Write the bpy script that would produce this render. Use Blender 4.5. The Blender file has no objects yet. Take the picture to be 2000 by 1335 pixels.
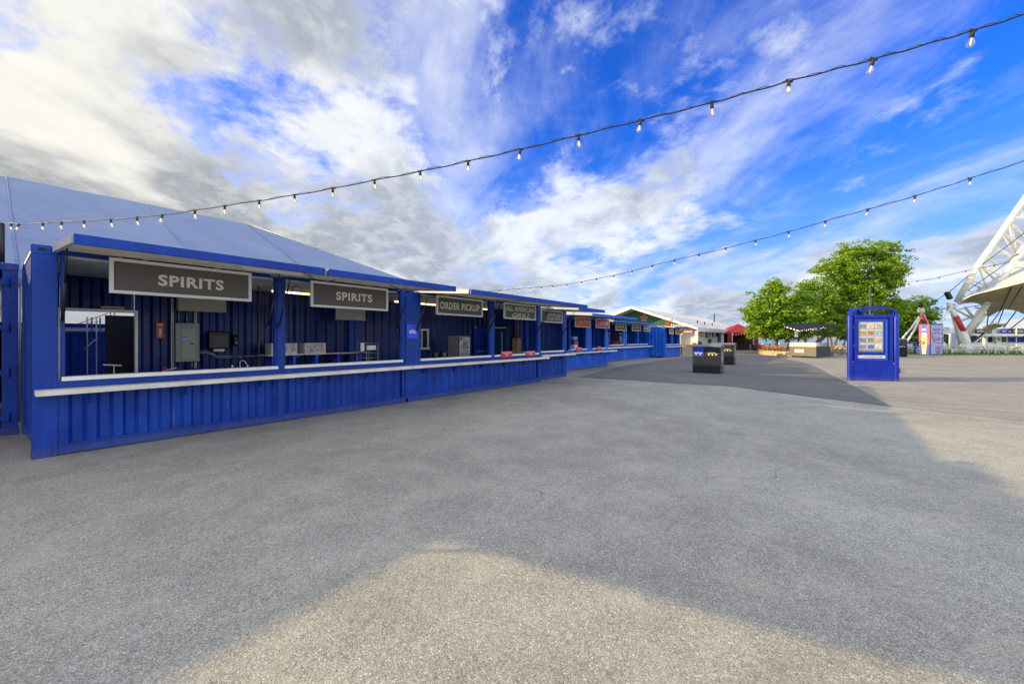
import bpy, bmesh, math, random
from mathutils import Vector, Matrix, noise
random.seed(7)
R = math.radians
C = bpy.context.scene.collection
SC = bpy.context.scene

# ------------------------------------------------------------------ camera, sky, sun
CAMH = 1.62
YAW = R(37.71)                       # view direction, from +x (along the stall row) towards +y
FX, CXP, CYP = 794.0, 1000.0, 660.0  # focal length and principal point in photograph pixels
cs, sn = math.cos(YAW), math.sin(YAW)

cam = bpy.data.cameras.new('camera')
cam.sensor_width = 36.0
cam.lens = FX / 2000 * 36
cam.shift_y = -7.5 / 2000
cam.clip_start = 0.05
cam.clip_end = 12000
camo = bpy.data.objects.new('camera', cam)
C.objects.link(camo)
camo.location = (0, 0, CAMH)
camo.rotation_euler = (R(90), 0, YAW - R(90))
SC.camera = camo

SUN_EL = R(16.0)
SUN_DIR = Vector((-0.6117 * math.cos(SUN_EL), 0.7911 * math.cos(SUN_EL), math.sin(SUN_EL)))   # towards the sun

SC.view_settings.view_transform = 'Standard'
SC.view_settings.look = 'None'
SC.view_settings.gamma = 1
SC.view_settings.use_curve_mapping = False
SC.view_settings.exposure = 0.45

world = bpy.data.worlds.new('World')
SC.world = world
world.use_nodes = True
wt = world.node_tree
wt.nodes.clear()


def nd(tree, typ, ins=None, **props):
    n = tree.nodes.new(typ)
    for k, v in props.items():
        setattr(n, k, v)
    for k, v in (ins or {}).items():
        s = n.inputs[k]
        if isinstance(v, bpy.types.NodeSocket):
            tree.links.new(v, s)
        else:
            s.default_value = v
    return n


def mth(tree, op, a, b=None, c=None, clamp=False):
    ins = {0: a}
    if b is not None: ins[1] = b
    if c is not None: ins[2] = c
    return nd(tree, 'ShaderNodeMath', ins, operation=op, use_clamp=clamp).outputs[0]


def mixc(tree, fac, a, b, blend='MIX'):
    n = tree.nodes.new('ShaderNodeMix')
    n.data_type = 'RGBA'
    n.blend_type = blend
    for i, v in ((0, fac), (6, a), (7, b)):
        s = n.inputs[i]
        if isinstance(v, bpy.types.NodeSocket):
            tree.links.new(v, s)
        else:
            s.default_value = v if i == 0 or len(v) == 4 else (*v, 1)
    return n.outputs[2]


def ramp(tree, fac, stops, interp='LINEAR'):
    n = tree.nodes.new('ShaderNodeValToRGB')
    tree.links.new(fac, n.inputs[0])
    cr = n.color_ramp
    cr.interpolation = interp
    while len(cr.elements) < len(stops):
        cr.elements.new(0.5)
    for e, (p, c) in zip(cr.elements, stops):
        e.position = p
        e.color = (c, c, c, 1) if isinstance(c, (int, float)) else (*c, 1)
    return n.outputs[0]


def sstep(tree, x, lo, hi):
    n = nd(tree, 'ShaderNodeMapRange', {0: x, 1: lo, 2: hi, 3: 0.0, 4: 1.0}, interpolation_type='SMOOTHSTEP')
    return n.outputs[0]


def build_sky():
    t = wt
    SKY_S = 0.10
    sky = nd(t, 'ShaderNodeTexSky', sky_type='NISHITA', sun_disc=False, sun_elevation=SUN_EL,
             sun_rotation=math.atan2(SUN_DIR.x, SUN_DIR.y), altitude=10, air_density=1.0, dust_density=0.4, ozone_density=3.0)
    hsv = nd(t, 'ShaderNodeHueSaturation', {'Hue': 0.512, 'Saturation': 1.3, 'Value': 2.3, 'Color': sky.outputs[0]})
    tc = nd(t, 'ShaderNodeTexCoord')
    sep = nd(t, 'ShaderNodeSeparateXYZ', {0: tc.outputs['Generated']})
    X, Y, Z = sep.outputs
    zc = mth(t, 'MAXIMUM', Z, 0.0)
    den = mth(t, 'ADD', zc, 0.23)
    # a cloud layer seen in perspective; p runs along the wind (the streaks), q across it
    p = mth(t, 'DIVIDE', mth(t, 'ADD', mth(t, 'MULTIPLY', X, 0.66), mth(t, 'MULTIPLY', Y, 0.75)), den)
    q = mth(t, 'DIVIDE', mth(t, 'ADD', mth(t, 'MULTIPLY', X, 0.75), mth(t, 'MULTIPLY', Y, -0.66)), den)
    def nz(ps, qs, off, scale, detail, rough=0.55, dist=0.0):
        v = nd(t, 'ShaderNodeCombineXYZ', {0: mth(t, 'MULTIPLY', p, ps), 1: mth(t, 'MULTIPLY', q, qs), 2: off})
        return nd(t, 'ShaderNodeTexNoise', {'Vector': v.outputs[0], 'Scale': scale, 'Detail': detail, 'Roughness': rough, 'Distortion': dist}).outputs[0]
    big = nz(0.55, 1.0, 3.1, 1.0, 3.0, 0.5, 0.3)
    mid = nz(0.8, 1.0, 7.7, 2.6, 9.0, 0.60, 0.35)
    wisp = nz(0.55, 1.15, 1.3, 2.1, 11.0, 0.60, 0.5)
    puff = nz(0.9, 1.0, 12.4, 9.5, 8.0, 0.62, 0.25)
    # overcast grows towards the side the evening sun stands on and towards the horizon
    side = mth(t, 'ADD', mth(t, 'MULTIPLY', X, -0.6117), mth(t, 'MULTIPLY', Y, 0.7911))      # +1 at the sun's side
    low = mth(t, 'SUBTRACT', 1.0, sstep(t, Z, 0.02, 0.40))
    cov = mth(t, 'ADD', mth(t, 'ADD', mth(t, 'MULTIPLY', side, 0.125), mth(t, 'MULTIPLY', low, 0.15)), 0.072)
    # unseen clouds added overhead and behind the viewer, to brighten the shade
    fwd = mth(t, 'ADD', mth(t, 'MULTIPLY', X, 0.791), mth(t, 'MULTIPLY', Y, 0.6117))
    cov = mth(t, 'ADD', cov, mth(t, 'MULTIPLY', mth(t, 'SUBTRACT', 1.0, sstep(t, fwd, -0.15, 0.52)), 0.16))
    f1 = mth(t, 'ADD', mth(t, 'ADD', mth(t, 'MULTIPLY', big, 0.52), mth(t, 'MULTIPLY', mid, 0.45)), mth(t, 'MULTIPLY', puff, 0.17))
    f1 = mth(t, 'ADD', f1, cov)
    dense = sstep(t, f1, 0.60, 0.73)
    f2 = mth(t, 'ADD', mth(t, 'ADD', mth(t, 'MULTIPLY', wisp, 0.68), mth(t, 'MULTIPLY', big, 0.25)), mth(t, 'ADD', mth(t, 'MULTIPLY', cov, 0.75), mth(t, 'MULTIPLY', puff, 0.13)))
    thin = mth(t, 'MULTIPLY', sstep(t, f2, 0.47, 0.78), 0.74)
    mask = mth(t, 'MAXIMUM', dense, thin, clamp=True)
    # shading of the layer itself: thick cores are grey, rims bright, warm towards the sun
    gn = nz(0.8, 1.0, 26.5, 1.35, 6.0, 0.52, 0.3)
    core = mth(t, 'MULTIPLY', sstep(t, f1, 0.62, 0.74), sstep(t, gn, 0.40, 0.54))
    warm = sstep(t, side, -0.1, 0.9)
    bright = mixc(t, warm, (6.3, 6.8, 7.7), (7.0, 6.8, 6.15))
    grey = mixc(t, warm, (3.3, 3.8, 4.8), (2.9, 3.05, 3.2))
    cl = mixc(t, core, bright, grey)
    soft = sstep(t, puff, 0.42, 0.64)
    cl = mixc(t, mth(t, 'MULTIPLY', soft, 0.30), cl, mixc(t, warm, (7.6, 7.9, 8.6), (8.0, 7.7, 6.9)))
    glow = mth(t, 'MULTIPLY', sstep(t, side, 0.55, 1.0), mth(t, 'SUBTRACT', 1.0, sstep(t, Z, 0.03, 0.34)))
    cl = mixc(t, mth(t, 'MULTIPLY', glow, 0.30), cl, (12.5, 11.4, 9.0))
    blue = mixc(t, 1.0, hsv.outputs[0], (0.30, 0.56, 1.0), 'MULTIPLY')
    blue = mixc(t, mth(t, 'MULTIPLY', low, 0.75), blue, (2.2, 3.7, 7.2))
    col = mixc(t, mask, blue, mixc(t, mth(t, 'SUBTRACT', 1.0, sstep(t, fwd, -0.3, 0.5)), cl, (8.9, 9.6, 10.4)))  # clouds out of view made whiter, for extra fill light
    bg = nd(t, 'ShaderNodeBackground', {0: col, 1: SKY_S})
    out = nd(t, 'ShaderNodeOutputWorld', {0: bg.outputs[0]})


build_sky()

sl = bpy.data.lights.new('sun', 'SUN')
sl.energy = 4.8
sl.angle = R(0.5)
sl.color = (1.0, 0.77, 0.36)
so = bpy.data.objects.new('sun', sl)
so.rotation_euler = (-SUN_DIR).to_track_quat('-Z', 'Y').to_euler()
so.location = (-20, 30, 30)
C.objects.link(so)


# ------------------------------------------------------------------ helpers
def at(px, py, Z):
    """world point seen at photograph pixel (px, py) at depth Z"""
    X = (px - CXP) / FX * Z
    return Vector((X * sn + Z * cs, -X * cs + Z * sn, CAMH - (py - CYP) / FX * Z))


def gnd(px, py, h=0.0):
    Z = (CAMH - h) * FX / (py - CYP)
    p = at(px, py, Z)
    return Vector((p.x, p.y, h))


ORG = {}


def org(o):
    while o is not None:
        if o.name in ORG:
            return ORG[o.name]
        o = o.parent
    return Vector((0, 0, 0))


def thing(name, label, cat, loc=(0, 0, 0), group=None, rotz=0.0, local=False):
    o = bpy.data.objects.new(name, None)
    o.empty_display_size = 0.2
    C.objects.link(o)
    o.location = loc
    o.rotation_euler = (0, 0, rotz)
    o['label'] = label
    o['category'] = cat
    if group: o['group'] = group
    ORG[o.name] = Vector((0, 0, 0)) if local else Vector(loc)
    return o


def tag(o, label=None, cat=None, group=None, kind=None):
    if label: o['label'] = label
    if cat: o['category'] = cat
    if group: o['group'] = group
    if kind: o['kind'] = kind
    return o


class MB:
    def __init__(self):
        self.v, self.f, self.s, self.mi = [], [], [], []
        self.cur = 0
        self.pc = []          # first vertex and face of every piece added

    def add(self, vs, fs, smooth=False):
        b = len(self.v)
        self.pc.append((b, len(self.f)))
        self.v += [tuple(v) for v in vs]
        self.f += [tuple(b + i for i in f) for f in fs]
        self.s += [smooth] * len(fs)
        self.mi += [self.cur] * len(fs)
        return self

    def box(self, x0, x1, y0, y1, z0, z1):
        vs = [(x, y, z) for z in (z0, z1) for y in (y0, y1) for x in (x0, x1)]
        return self.add(vs, [(0, 2, 3, 1), (4, 5, 7, 6), (0, 1, 5, 4), (2, 6, 7, 3), (0, 4, 6, 2), (1, 3, 7, 5)])

    def obox(self, c, ax, ay, az, hx, hy, hz):
        c, ax, ay, az = Vector(c), Vector(ax), Vector(ay), Vector(az)
        vs = [c + ax * (hx * i) + ay * (hy * j) + az * (hz * k) for k in (-1, 1) for j in (-1, 1) for i in (-1, 1)]
        return self.add(vs, [(0, 2, 3, 1), (4, 5, 7, 6), (0, 1, 5, 4), (2, 6, 7, 3), (0, 4, 6, 2), (1, 3, 7, 5)])

    def bar(self, a, b, w, h=None, up=(0, 0, 1)):
        a, b = Vector(a), Vector(b)
        h = w if h is None else h
        d = (b - a)
        L = d.length
        d.normalize()
        u = Vector(up)
        if abs(u.dot(d)) > 0.98: u = Vector((1, 0, 0))
        s = d.cross(u).normalized()
        t = s.cross(d).normalized()
        return self.obox((a + b) / 2, d, s, t, L / 2, w / 2, h / 2)

    def tube(self, pts, r, n=8, caps=True):
        pts = [Vector(p) for p in pts]
        m = len(pts)
        rs = r if isinstance(r, (list, tuple)) else [r] * m
        vs, fs = [], []
        prev = None
        for i, p in enumerate(pts):
            d = (pts[min(i + 1, m - 1)] - pts[max(i - 1, 0)])
            if d.length < 1e-9: d = Vector((0, 0, 1))
            d.normalize()
            if prev is None:
                u = Vector((0, 0, 1)) if abs(d.z) < 0.95 else Vector((1, 0, 0))
                s = d.cross(u).normalized()
            else:
                s = (prev - d * prev.dot(d)).normalized()
            prev = s
            t = d.cross(s)
            for k in range(n):
                a = 2 * math.pi * k / n
                vs.append(p + (s * math.cos(a) + t * math.sin(a)) * rs[i])
        for i in range(m - 1):
            for k in range(n):
                k2 = (k + 1) % n
                fs.append((i * n + k, i * n + k2, (i + 1) * n + k2, (i + 1) * n + k))
        self.add(vs, fs, True)
        if caps:
            b = len(self.v) - len(vs)
            self.f += [tuple(b + k for k in range(n - 1, -1, -1)), tuple(b + (m - 1) * n + k for k in range(n))]
            self.s += [False, False]
            self.mi += [self.cur] * 2
        return self

    def lathe(self, c, prof, n=12, axis='z'):
        """prof: list of (radius, height)"""
        c = Vector(c)
        vs, fs = [], []
        for r, h in prof:
            for k in range(n):
                a = 2 * math.pi * k / n
                vs.append(c + Vector((r * math.cos(a), r * math.sin(a), h)))
        for i in range(len(prof) - 1):
            for k in range(n):
                k2 = (k + 1) % n
                fs.append((i * n + k, i * n + k2, (i + 1) * n + k2, (i + 1) * n + k))
        return self.add(vs, fs, True)

    def prism(self, poly, d):
        """poly: list of 3-D points (planar), extruded by vector d"""
        d = Vector(d)
        p = [Vector(q) for q in poly]
        n = len(p)
        vs = p + [q + d for q in p]
        fs = [tuple(range(n)), tuple(range(2 * n - 1, n - 1, -1))] + [(i, i + n, (i + 1) % n + n, (i + 1) % n) for i in range(n)]
        return self.add(vs, fs)

    def grid(self, rows, smooth=True):
        n = len(rows[0])
        vs = [p for r in rows for p in r]
        fs = [(i * n + j, i * n + j + 1, (i + 1) * n + j + 1, (i + 1) * n + j) for i in range(len(rows) - 1) for j in range(n - 1)]
        return self.add(vs, fs, smooth)

    def corr(self, axis, a0, a1, z0, z1, pos, depth=0.055, pitch=0.278, sgn=1):
        """trapezoidal corrugated sheet; axis 'x' runs along x at y=pos, axis 'y' runs along y at x=pos; sgn: side the troughs go to"""
        pr = []
        a = a0
        w = [(0.0, 0), (0.34, 0), (0.50, 1), (0.84, 1)]
        k = 0
        pr.append((a0, 0))
        while a < a1:
            for f, o in w:
                x = a + f * pitch
                if a0 < x < a1: pr.append((x, o * depth * sgn))
            a += pitch
        pr.append((a1, pr[-1][1]))
        lo, hi = [], []
        for x, o in pr:
            if axis == 'x':
                lo.append((x, pos + o, z0)); hi.append((x, pos + o, z1))
            else:
                lo.append((pos + o, x, z0)); hi.append((pos + o, x, z1))
        return self.grid([lo, hi], False)

    def mesh(self, name, mats, off=Vector((0, 0, 0))):
        me = bpy.data.meshes.new(name)
        me.from_pydata([(v[0] - off.x, v[1] - off.y, v[2] - off.z) for v in self.v], [], self.f)
        me.polygons.foreach_set('use_smooth', self.s)
        me.polygons.foreach_set('material_index', self.mi)
        for m in (mats if isinstance(mats, (list, tuple)) else [mats]):
            me.materials.append(m)
        me.update()
        return me

    def clusters(self):
        """groups of pieces whose bounding boxes touch, as separate builders"""
        n = len(self.pc)
        ends = self.pc[1:] + [(len(self.v), len(self.f))]
        bb = []
        for (v0, f0), (v1, f1) in zip(self.pc, ends):
            vs = self.v[v0:v1]
            bb.append([(min(v[k] for v in vs) - 0.004, max(v[k] for v in vs) + 0.004) for k in range(3)])
        par = list(range(n))
        def fnd(i):
            while par[i] != i: i = par[i]
            return i
        for i in range(n):
            for j in range(i):
                if all(bb[i][k][0] <= bb[j][k][1] and bb[j][k][0] <= bb[i][k][1] for k in range(3)):
                    par[fnd(i)] = fnd(j)
        gr = {}
        for i in range(n): gr.setdefault(fnd(i), []).append(i)
        out = []
        for ids in gr.values():
            m = MB()
            for i in ids:
                (v0, f0), (v1, f1) = self.pc[i], ends[i]
                b = len(m.v)
                m.pc.append((b, len(m.f)))
                m.v += self.v[v0:v1]
                m.f += [tuple(q - v0 + b for q in f) for f in self.f[f0:f1]]
                m.s += self.s[f0:f1]
                m.mi += self.mi[f0:f1]
            out.append(m)
        return out

    def build(self, name, mats, parent=None, bev=0.0, label=None, loc=None, whole=False):
        if parent is not None and not whole and 1 < len(self.pc) <= 60:
            cl = self.clusters()
            if 1 < len(cl) <= 14:
                obs = [c.build(name, mats, parent, bev, label, loc, True) for c in cl]
                return obs[0]
            if len(cl) > 14:
                o = self.build(name, mats, parent, bev, label, loc, True)
                o['kind'] = 'stuff'
                return o
        if parent is not None:
            o = bpy.data.objects.new(name, self.mesh(name, mats, org(parent)))
            o.parent = parent
        else:
            # top-level mesh: origin at the middle of its base
            xs = [v[0] for v in self.v]; ys = [v[1] for v in self.v]; zs = [v[2] for v in self.v]
            c = Vector(((min(xs) + max(xs)) / 2, (min(ys) + max(ys)) / 2, min(zs))) if loc is None else Vector(loc)
            o = bpy.data.objects.new(name, self.mesh(name, mats, c))
            o.location = c
        C.objects.link(o)
        if parent is None: ORG[o.name] = c
        if bev:
            m = o.modifiers.new('bevel', 'BEVEL')
            m.width = bev
            m.segments = 2
            m.limit_method = 'ANGLE'
        if label: o['label'] = label
        return o


def copy_tree(o, parent=None):
    c = o.copy()
    C.objects.link(c)
    if parent is not None:
        c.parent = parent
    for ch in [k for k in o.children]:
        copy_tree(ch, c)
    return c


# ------------------------------------------------------------------ materials
def mat(name):
    m = bpy.data.materials.new(name)
    m.use_nodes = True
    t = m.node_tree
    t.nodes.clear()
    b = nd(t, 'ShaderNodeBsdfPrincipled')
    o = nd(t, 'ShaderNodeOutputMaterial', {0: b.outputs[0]})
    return m, t, b


def plain(name, col, rough=0.6, metal=0.0, var=0.12, scale=6.0, bump=0.0, bscale=40.0, spec=None, emit=None, es=0.0, alpha=None):
    m, t, b = mat(name)
    tc = nd(t, 'ShaderNodeTexCoord')
    n = nd(t, 'ShaderNodeTexNoise', {'Vector': tc.outputs['Object'], 'Scale': scale, 'Detail': 6.0, 'Roughness': 0.65})
    f = ramp(t, n.outputs[0], [(0.3, 0.0), (0.7, 1.0)])
    lo = tuple(c * (1 - var) for c in col)
    hi = tuple(min(1, c * (1 + var)) for c in col)
    c = mixc(t, f, lo, hi)
    t.links.new(c, b.inputs['Base Color'])
    rr = nd(t, 'ShaderNodeMapRange', {0: n.outputs[0], 3: max(0.02, rough - 0.08), 4: min(1, rough + 0.08)})
    t.links.new(rr.outputs[0], b.inputs['Roughness'])
    b.inputs['Metallic'].default_value = metal
    if spec is not None: b.inputs['Specular IOR Level'].default_value = spec
    if bump:
        n2 = nd(t, 'ShaderNodeTexNoise', {'Vector': tc.outputs['Object'], 'Scale': bscale, 'Detail': 4.0})
        bp = nd(t, 'ShaderNodeBump', {'Strength': bump, 'Distance': 0.01, 'Height': n2.outputs[0]})
        t.links.new(bp.outputs[0], b.inputs['Normal'])
    if emit:
        b.inputs['Emission Color'].default_value = (*emit, 1)
        b.inputs['Emission Strength'].default_value = es
    return m


def paint(name, col, fade, scuff=0.5, rough=0.38):
    """container paint: chalky fading in large patches, vertical run marks, fine scratches and chips near the bottom"""
    m, t, b = mat(name)
    tc = nd(t, 'ShaderNodeTexCoord')
    P = tc.outputs['Object']
    g = nd(t, 'ShaderNodeNewGeometry')
    big = nd(t, 'ShaderNodeTexNoise', {'Vector': P, 'Scale': 1.3, 'Detail': 5.0, 'Roughness': 0.6})
    mp = nd(t, 'ShaderNodeMapping', {'Vector': P, 'Scale': (14.0, 14.0, 0.9)})
    runs = nd(t, 'ShaderNodeTexNoise', {'Vector': mp.outputs[0], 'Scale': 1.0, 'Detail': 5.0, 'Roughness': 0.6})
    f = mth(t, 'ADD', mth(t, 'MULTIPLY', big.outputs[0], 0.6), mth(t, 'MULTIPLY', runs.outputs[0], 0.4))
    c = mixc(t, sstep(t, f, 0.38, 0.66), col, fade)
    # scratches: thin slanted lines
    mp2 = nd(t, 'ShaderNodeMapping', {'Vector': P, 'Rotation': (0.0, R(32), R(20)), 'Scale': (60.0, 60.0, 1.6)})
    sc = nd(t, 'ShaderNodeTexNoise', {'Vector': mp2.outputs[0], 'Scale': 1.0, 'Detail': 2.0})
    sc2 = nd(t, 'ShaderNodeTexNoise', {'Vector': P, 'Scale': 2.2, 'Detail': 2.0})
    s = mth(t, 'MULTIPLY', sstep(t, sc.outputs[0], 0.66, 0.72), sstep(t, sc2.outputs[0], 0.47, 0.62))
    c = mixc(t, mth(t, 'MULTIPLY', s, scuff), c, (0.25, 0.30, 0.45))
    # chips with rust, mostly low down
    z = nd(t, 'ShaderNodeSeparateXYZ', {0: g.outputs['Position']}).outputs[2]
    lowz = mth(t, 'SUBTRACT', 1.0, sstep(t, z, 0.0, 0.35))
    ch = nd(t, 'ShaderNodeTexNoise', {'Vector': P, 'Scale': 38.0, 'Detail': 4.0})
    chip = sstep(t, mth(t, 'ADD', ch.outputs[0], mth(t, 'MULTIPLY', lowz, 0.14)), 0.70, 0.73)
    c = mixc(t, chip, c, (0.10, 0.06, 0.04))
    # road dust on the lowest hand's breadth
    du = mth(t, 'MULTIPLY', mth(t, 'SUBTRACT', 1.0, sstep(t, z, 0.0, 0.22)), mth(t, 'MULTIPLY', big.outputs[0], 0.42))
    c = mixc(t, du, c, (0.16, 0.16, 0.17))
    t.links.new(c, b.inputs['Base Color'])
    rr = nd(t, 'ShaderNodeMapRange', {0: f, 1: 0.3, 2: 0.7, 3: rough - 0.08, 4: rough + 0.16})
    t.links.new(rr.outputs[0], b.inputs['Roughness'])
    b.inputs['Specular IOR Level'].default_value = 0.34
    bn = nd(t, 'ShaderNodeTexNoise', {'Vector': P, 'Scale': 3.0, 'Detail': 3.0})
    bp = nd(t, 'ShaderNodeBump', {'Strength': 0.12, 'Distance': 0.03, 'Height': bn.outputs[0]})
    t.links.new(bp.outputs[0], b.inputs['Normal'])
    return m


def pave(name, base, lo, hi, grain=120.0, patch=0.35, crack=0.5, warm=(0.30, 0.27, 0.22), stripes=0.0):
    """chip-seal paving: single stones as light and dark flecks, worn patches, hairline cracks, oil spots"""
    m, t, b = mat(name)
    tc = nd(t, 'ShaderNodeTexCoord')
    P = tc.outputs['Object']
    vo = nd(t, 'ShaderNodeTexVoronoi', {'Vector': P, 'Scale': grain}, feature='F1')
    cell = nd(t, 'ShaderNodeSeparateColor', {0: vo.outputs['Color']})
    fle = ramp(t, cell.outputs[0], [(0.0, lo), (0.22, tuple(x * 0.75 for x in base)), (0.5, base), (0.85, tuple(x * 1.25 for x in base)), (0.96, hi), (1.0, tuple(min(1, x * 1.5) for x in hi))])
    v2 = nd(t, 'ShaderNodeTexVoronoi', {'Vector': P, 'Scale': grain * 0.33}, feature='F1')
    c2 = nd(t, 'ShaderNodeSeparateColor', {0: v2.outputs['Color']})
    fle = mixc(t, 0.22, fle, ramp(t, c2.outputs[1], [(0.0, tuple(x * 0.45 for x in base)), (0.5, base), (1.0, tuple(x * 1.6 for x in base))]))
    # gaps between stones
    gap = sstep(t, vo.outputs['Distance'], 0.42, 0.75)
    fle = mixc(t, mth(t, 'MULTIPLY', gap, 0.45), fle, tuple(x * 0.35 for x in base))
    n1 = nd(t, 'ShaderNodeTexNoise', {'Vector': P, 'Scale': 0.32, 'Detail': 7.0, 'Roughness': 0.62, 'Distortion': 0.6})
    n2 = nd(t, 'ShaderNodeTexNoise', {'Vector': P, 'Scale': 1.7, 'Detail': 6.0, 'Roughness': 0.6})
    n3 = nd(t, 'ShaderNodeTexNoise', {'Vector': P, 'Scale': 9.0, 'Detail': 5.0, 'Roughness': 0.65})
    k = mth(t, 'ADD', mth(t, 'ADD', mth(t, 'MULTIPLY', n1.outputs[0], 0.5), mth(t, 'MULTIPLY', n2.outputs[0], 0.3)), mth(t, 'MULTIPLY', n3.outputs[0], 0.2))
    shade = nd(t, 'ShaderNodeMapRange', {0: k, 1: 0.36, 2: 0.64, 3: 1.0 - patch, 4: 1.0 + patch * 0.6}).outputs[0]
    sv = nd(t, 'ShaderNodeVectorMath', {0: fle, 'Scale': shade}, operation='SCALE').outputs[0]
    c = mixc(t, mth(t, 'MULTIPLY', sstep(t, n2.outputs[0], 0.5, 0.7), 0.35), sv, warm, 'MIX')
    if stripes:
        mp = nd(t, 'ShaderNodeMapping', {'Vector': P, 'Rotation': (0, 0, R(-52)), 'Scale': (3.2, 0.16, 1.0)})
        st = nd(t, 'ShaderNodeTexNoise', {'Vector': mp.outputs[0], 'Scale': 1.0, 'Detail': 6.0, 'Roughness': 0.7})
        c = mixc(t, mth(t, 'MULTIPLY', sstep(t, st.outputs[0], 0.45, 0.75), stripes), c, tuple(min(1, x * 1.55) for x in base))
    if crack:
        nn = nd(t, 'ShaderNodeTexNoise', {'Vector': P, 'Scale': 1.1, 'Detail': 5.0})
        dv = nd(t, 'ShaderNodeVectorMath', {0: P, 1: nd(t, 'ShaderNodeVectorMath', {0: nn.outputs[1], 'Scale': 0.9}, operation='SCALE').outputs[0]}, operation='ADD')
        ve = nd(t, 'ShaderNodeTexVoronoi', {'Vector': dv.outputs[0], 'Scale': 0.22}, feature='DISTANCE_TO_EDGE')
        cm = mth(t, 'MULTIPLY', mth(t, 'SUBTRACT', 1.0, sstep(t, ve.outputs[0], 0.0, 0.0035)), sstep(t, n1.outputs[0], 0.5, 0.62))
        c = mixc(t, mth(t, 'MULTIPLY', cm, crack), c, tuple(x * 0.3 for x in base))
        sn_ = nd(t, 'ShaderNodeTexNoise', {'Vector': P, 'Scale': 0.75, 'Detail': 8.0, 'Roughness': 0.7, 'Distortion': 1.2})
        c = mixc(t, mth(t, 'MULTIPLY', sstep(t, sn_.outputs[0], 0.57, 0.70), 0.32), c, tuple(x * 0.45 for x in base))
        vs_ = nd(t, 'ShaderNodeTexVoronoi', {'Vector': P, 'Scale': 1.3, 'Randomness': 1.0}, feature='F1')
        sp = mth(t, 'MULTIPLY', mth(t, 'SUBTRACT', 1.0, sstep(t, vs_.outputs['Distance'], 0.02, 0.07)), sstep(t, n2.outputs[0], 0.48, 0.6))
        c = mixc(t, mth(t, 'MULTIPLY', sp, 0.45), c, tuple(x * 0.4 for x in base))
    t.links.new(c, b.inputs['Base Color'])
    b.inputs['Roughness'].default_value = 0.86
    b.inputs['Specular IOR Level'].default_value = 0.35
    h = mth(t, 'ADD', mth(t, 'MULTIPLY', vo.outputs['Distance'], -1.0), mth(t, 'MULTIPLY', n3.outputs[0], 1.2))
    bp = nd(t, 'ShaderNodeBump', {'Strength': 0.32, 'Distance': 0.005, 'Height': h})
    t.links.new(bp.outputs[0], b.inputs['Normal'])
    return m


def leafm(name, a, b2, c3):
    m, t, b = mat(name)
    g = nd(t, 'ShaderNodeNewGeometry')
    col = ramp(t, g.outputs['Random Per Island'], [(0.0, a), (0.55, b2), (1.0, c3)])
    t.links.new(col, b.inputs['Base Color'])
    b.inputs['Roughness'].default_value = 0.5
    tr = nd(t, 'ShaderNodeBsdfTranslucent', {0: mixc(t, 0.5, col, (0.42, 0.55, 0.03))})
    mx = nd(t, 'ShaderNodeMixShader', {0: 0.42, 1: b.outputs[0], 2: tr.outputs[0]})
    out = [n for n in t.nodes if n.type == 'OUTPUT_MATERIAL'][0]
    t.links.new(mx.outputs[0], out.inputs[0])
    return m


def fabric(name, col, rough=0.55, folds=0.5, trans=0.25):
    m, t, b = mat(name)
    tc = nd(t, 'ShaderNodeTexCoord')
    P = tc.outputs['Object']
    n = nd(t, 'ShaderNodeTexNoise', {'Vector': P, 'Scale': 0.8, 'Detail': 5.0})
    c = mixc(t, n.outputs[0], tuple(x * 0.82 for x in col), tuple(min(1, x * 1.1) for x in col))
    t.links.new(c, b.inputs['Base Color'])
    b.inputs['Roughness'].default_value = rough
    mp = nd(t, 'ShaderNodeMapping', {'Vector': P, 'Rotation': (0, 0, R(28)), 'Scale': (0.5, 3.4, 3.4)})
    w = nd(t, 'ShaderNodeTexNoise', {'Vector': mp.outputs[0], 'Scale': 1.3, 'Detail': 5.0, 'Roughness': 0.55, 'Distortion': 0.6})
    bp = nd(t, 'ShaderNodeBump', {'Strength': folds, 'Distance': 0.12, 'Height': w.outputs[0]})
    t.links.new(bp.outputs[0], b.inputs['Normal'])
    if trans:
        tr = nd(t, 'ShaderNodeBsdfTranslucent', {0: c})
        mx = nd(t, 'ShaderNodeMixShader', {0: trans, 1: b.outputs[0], 2: tr.outputs[0]})
        out = [x for x in t.nodes if x.type == 'OUTPUT_MATERIAL'][0]
        t.links.new(mx.outputs[0], out.inputs[0])
    return m


M = {}
M['blue'] = paint('container_blue_paint', (0.0005, 0.034, 0.30), (0.002, 0.062, 0.42))
M['blue2'] = paint('container_lighter_blue_paint', (0.006, 0.10, 0.60), (0.02, 0.17, 0.76), scuff=0.3)
M['inner'] = paint('shaded_inner_blue', (0.003, 0.018, 0.15), (0.007, 0.032, 0.21), scuff=0.6, rough=0.30)  # container blue darkened, shade of the dim interior put into the colour
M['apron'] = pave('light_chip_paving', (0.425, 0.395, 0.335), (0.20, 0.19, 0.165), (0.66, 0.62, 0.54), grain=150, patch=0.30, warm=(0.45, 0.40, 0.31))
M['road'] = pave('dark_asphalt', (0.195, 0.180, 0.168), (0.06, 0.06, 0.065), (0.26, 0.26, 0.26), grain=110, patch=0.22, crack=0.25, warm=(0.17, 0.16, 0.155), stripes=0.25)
M['ground'] = pave('worn_grey_asphalt', (0.34, 0.31, 0.27), (0.12, 0.115, 0.105), (0.5, 0.48, 0.45), grain=90, patch=0.25, warm=(0.30, 0.27, 0.23), stripes=0.5)
M['concrete'] = pave('concrete_strip', (0.30, 0.30, 0.28), (0.14, 0.14, 0.13), (0.42, 0.41, 0.38), grain=60, patch=0.3, crack=0.5, warm=(0.26, 0.24, 0.20))
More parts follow.
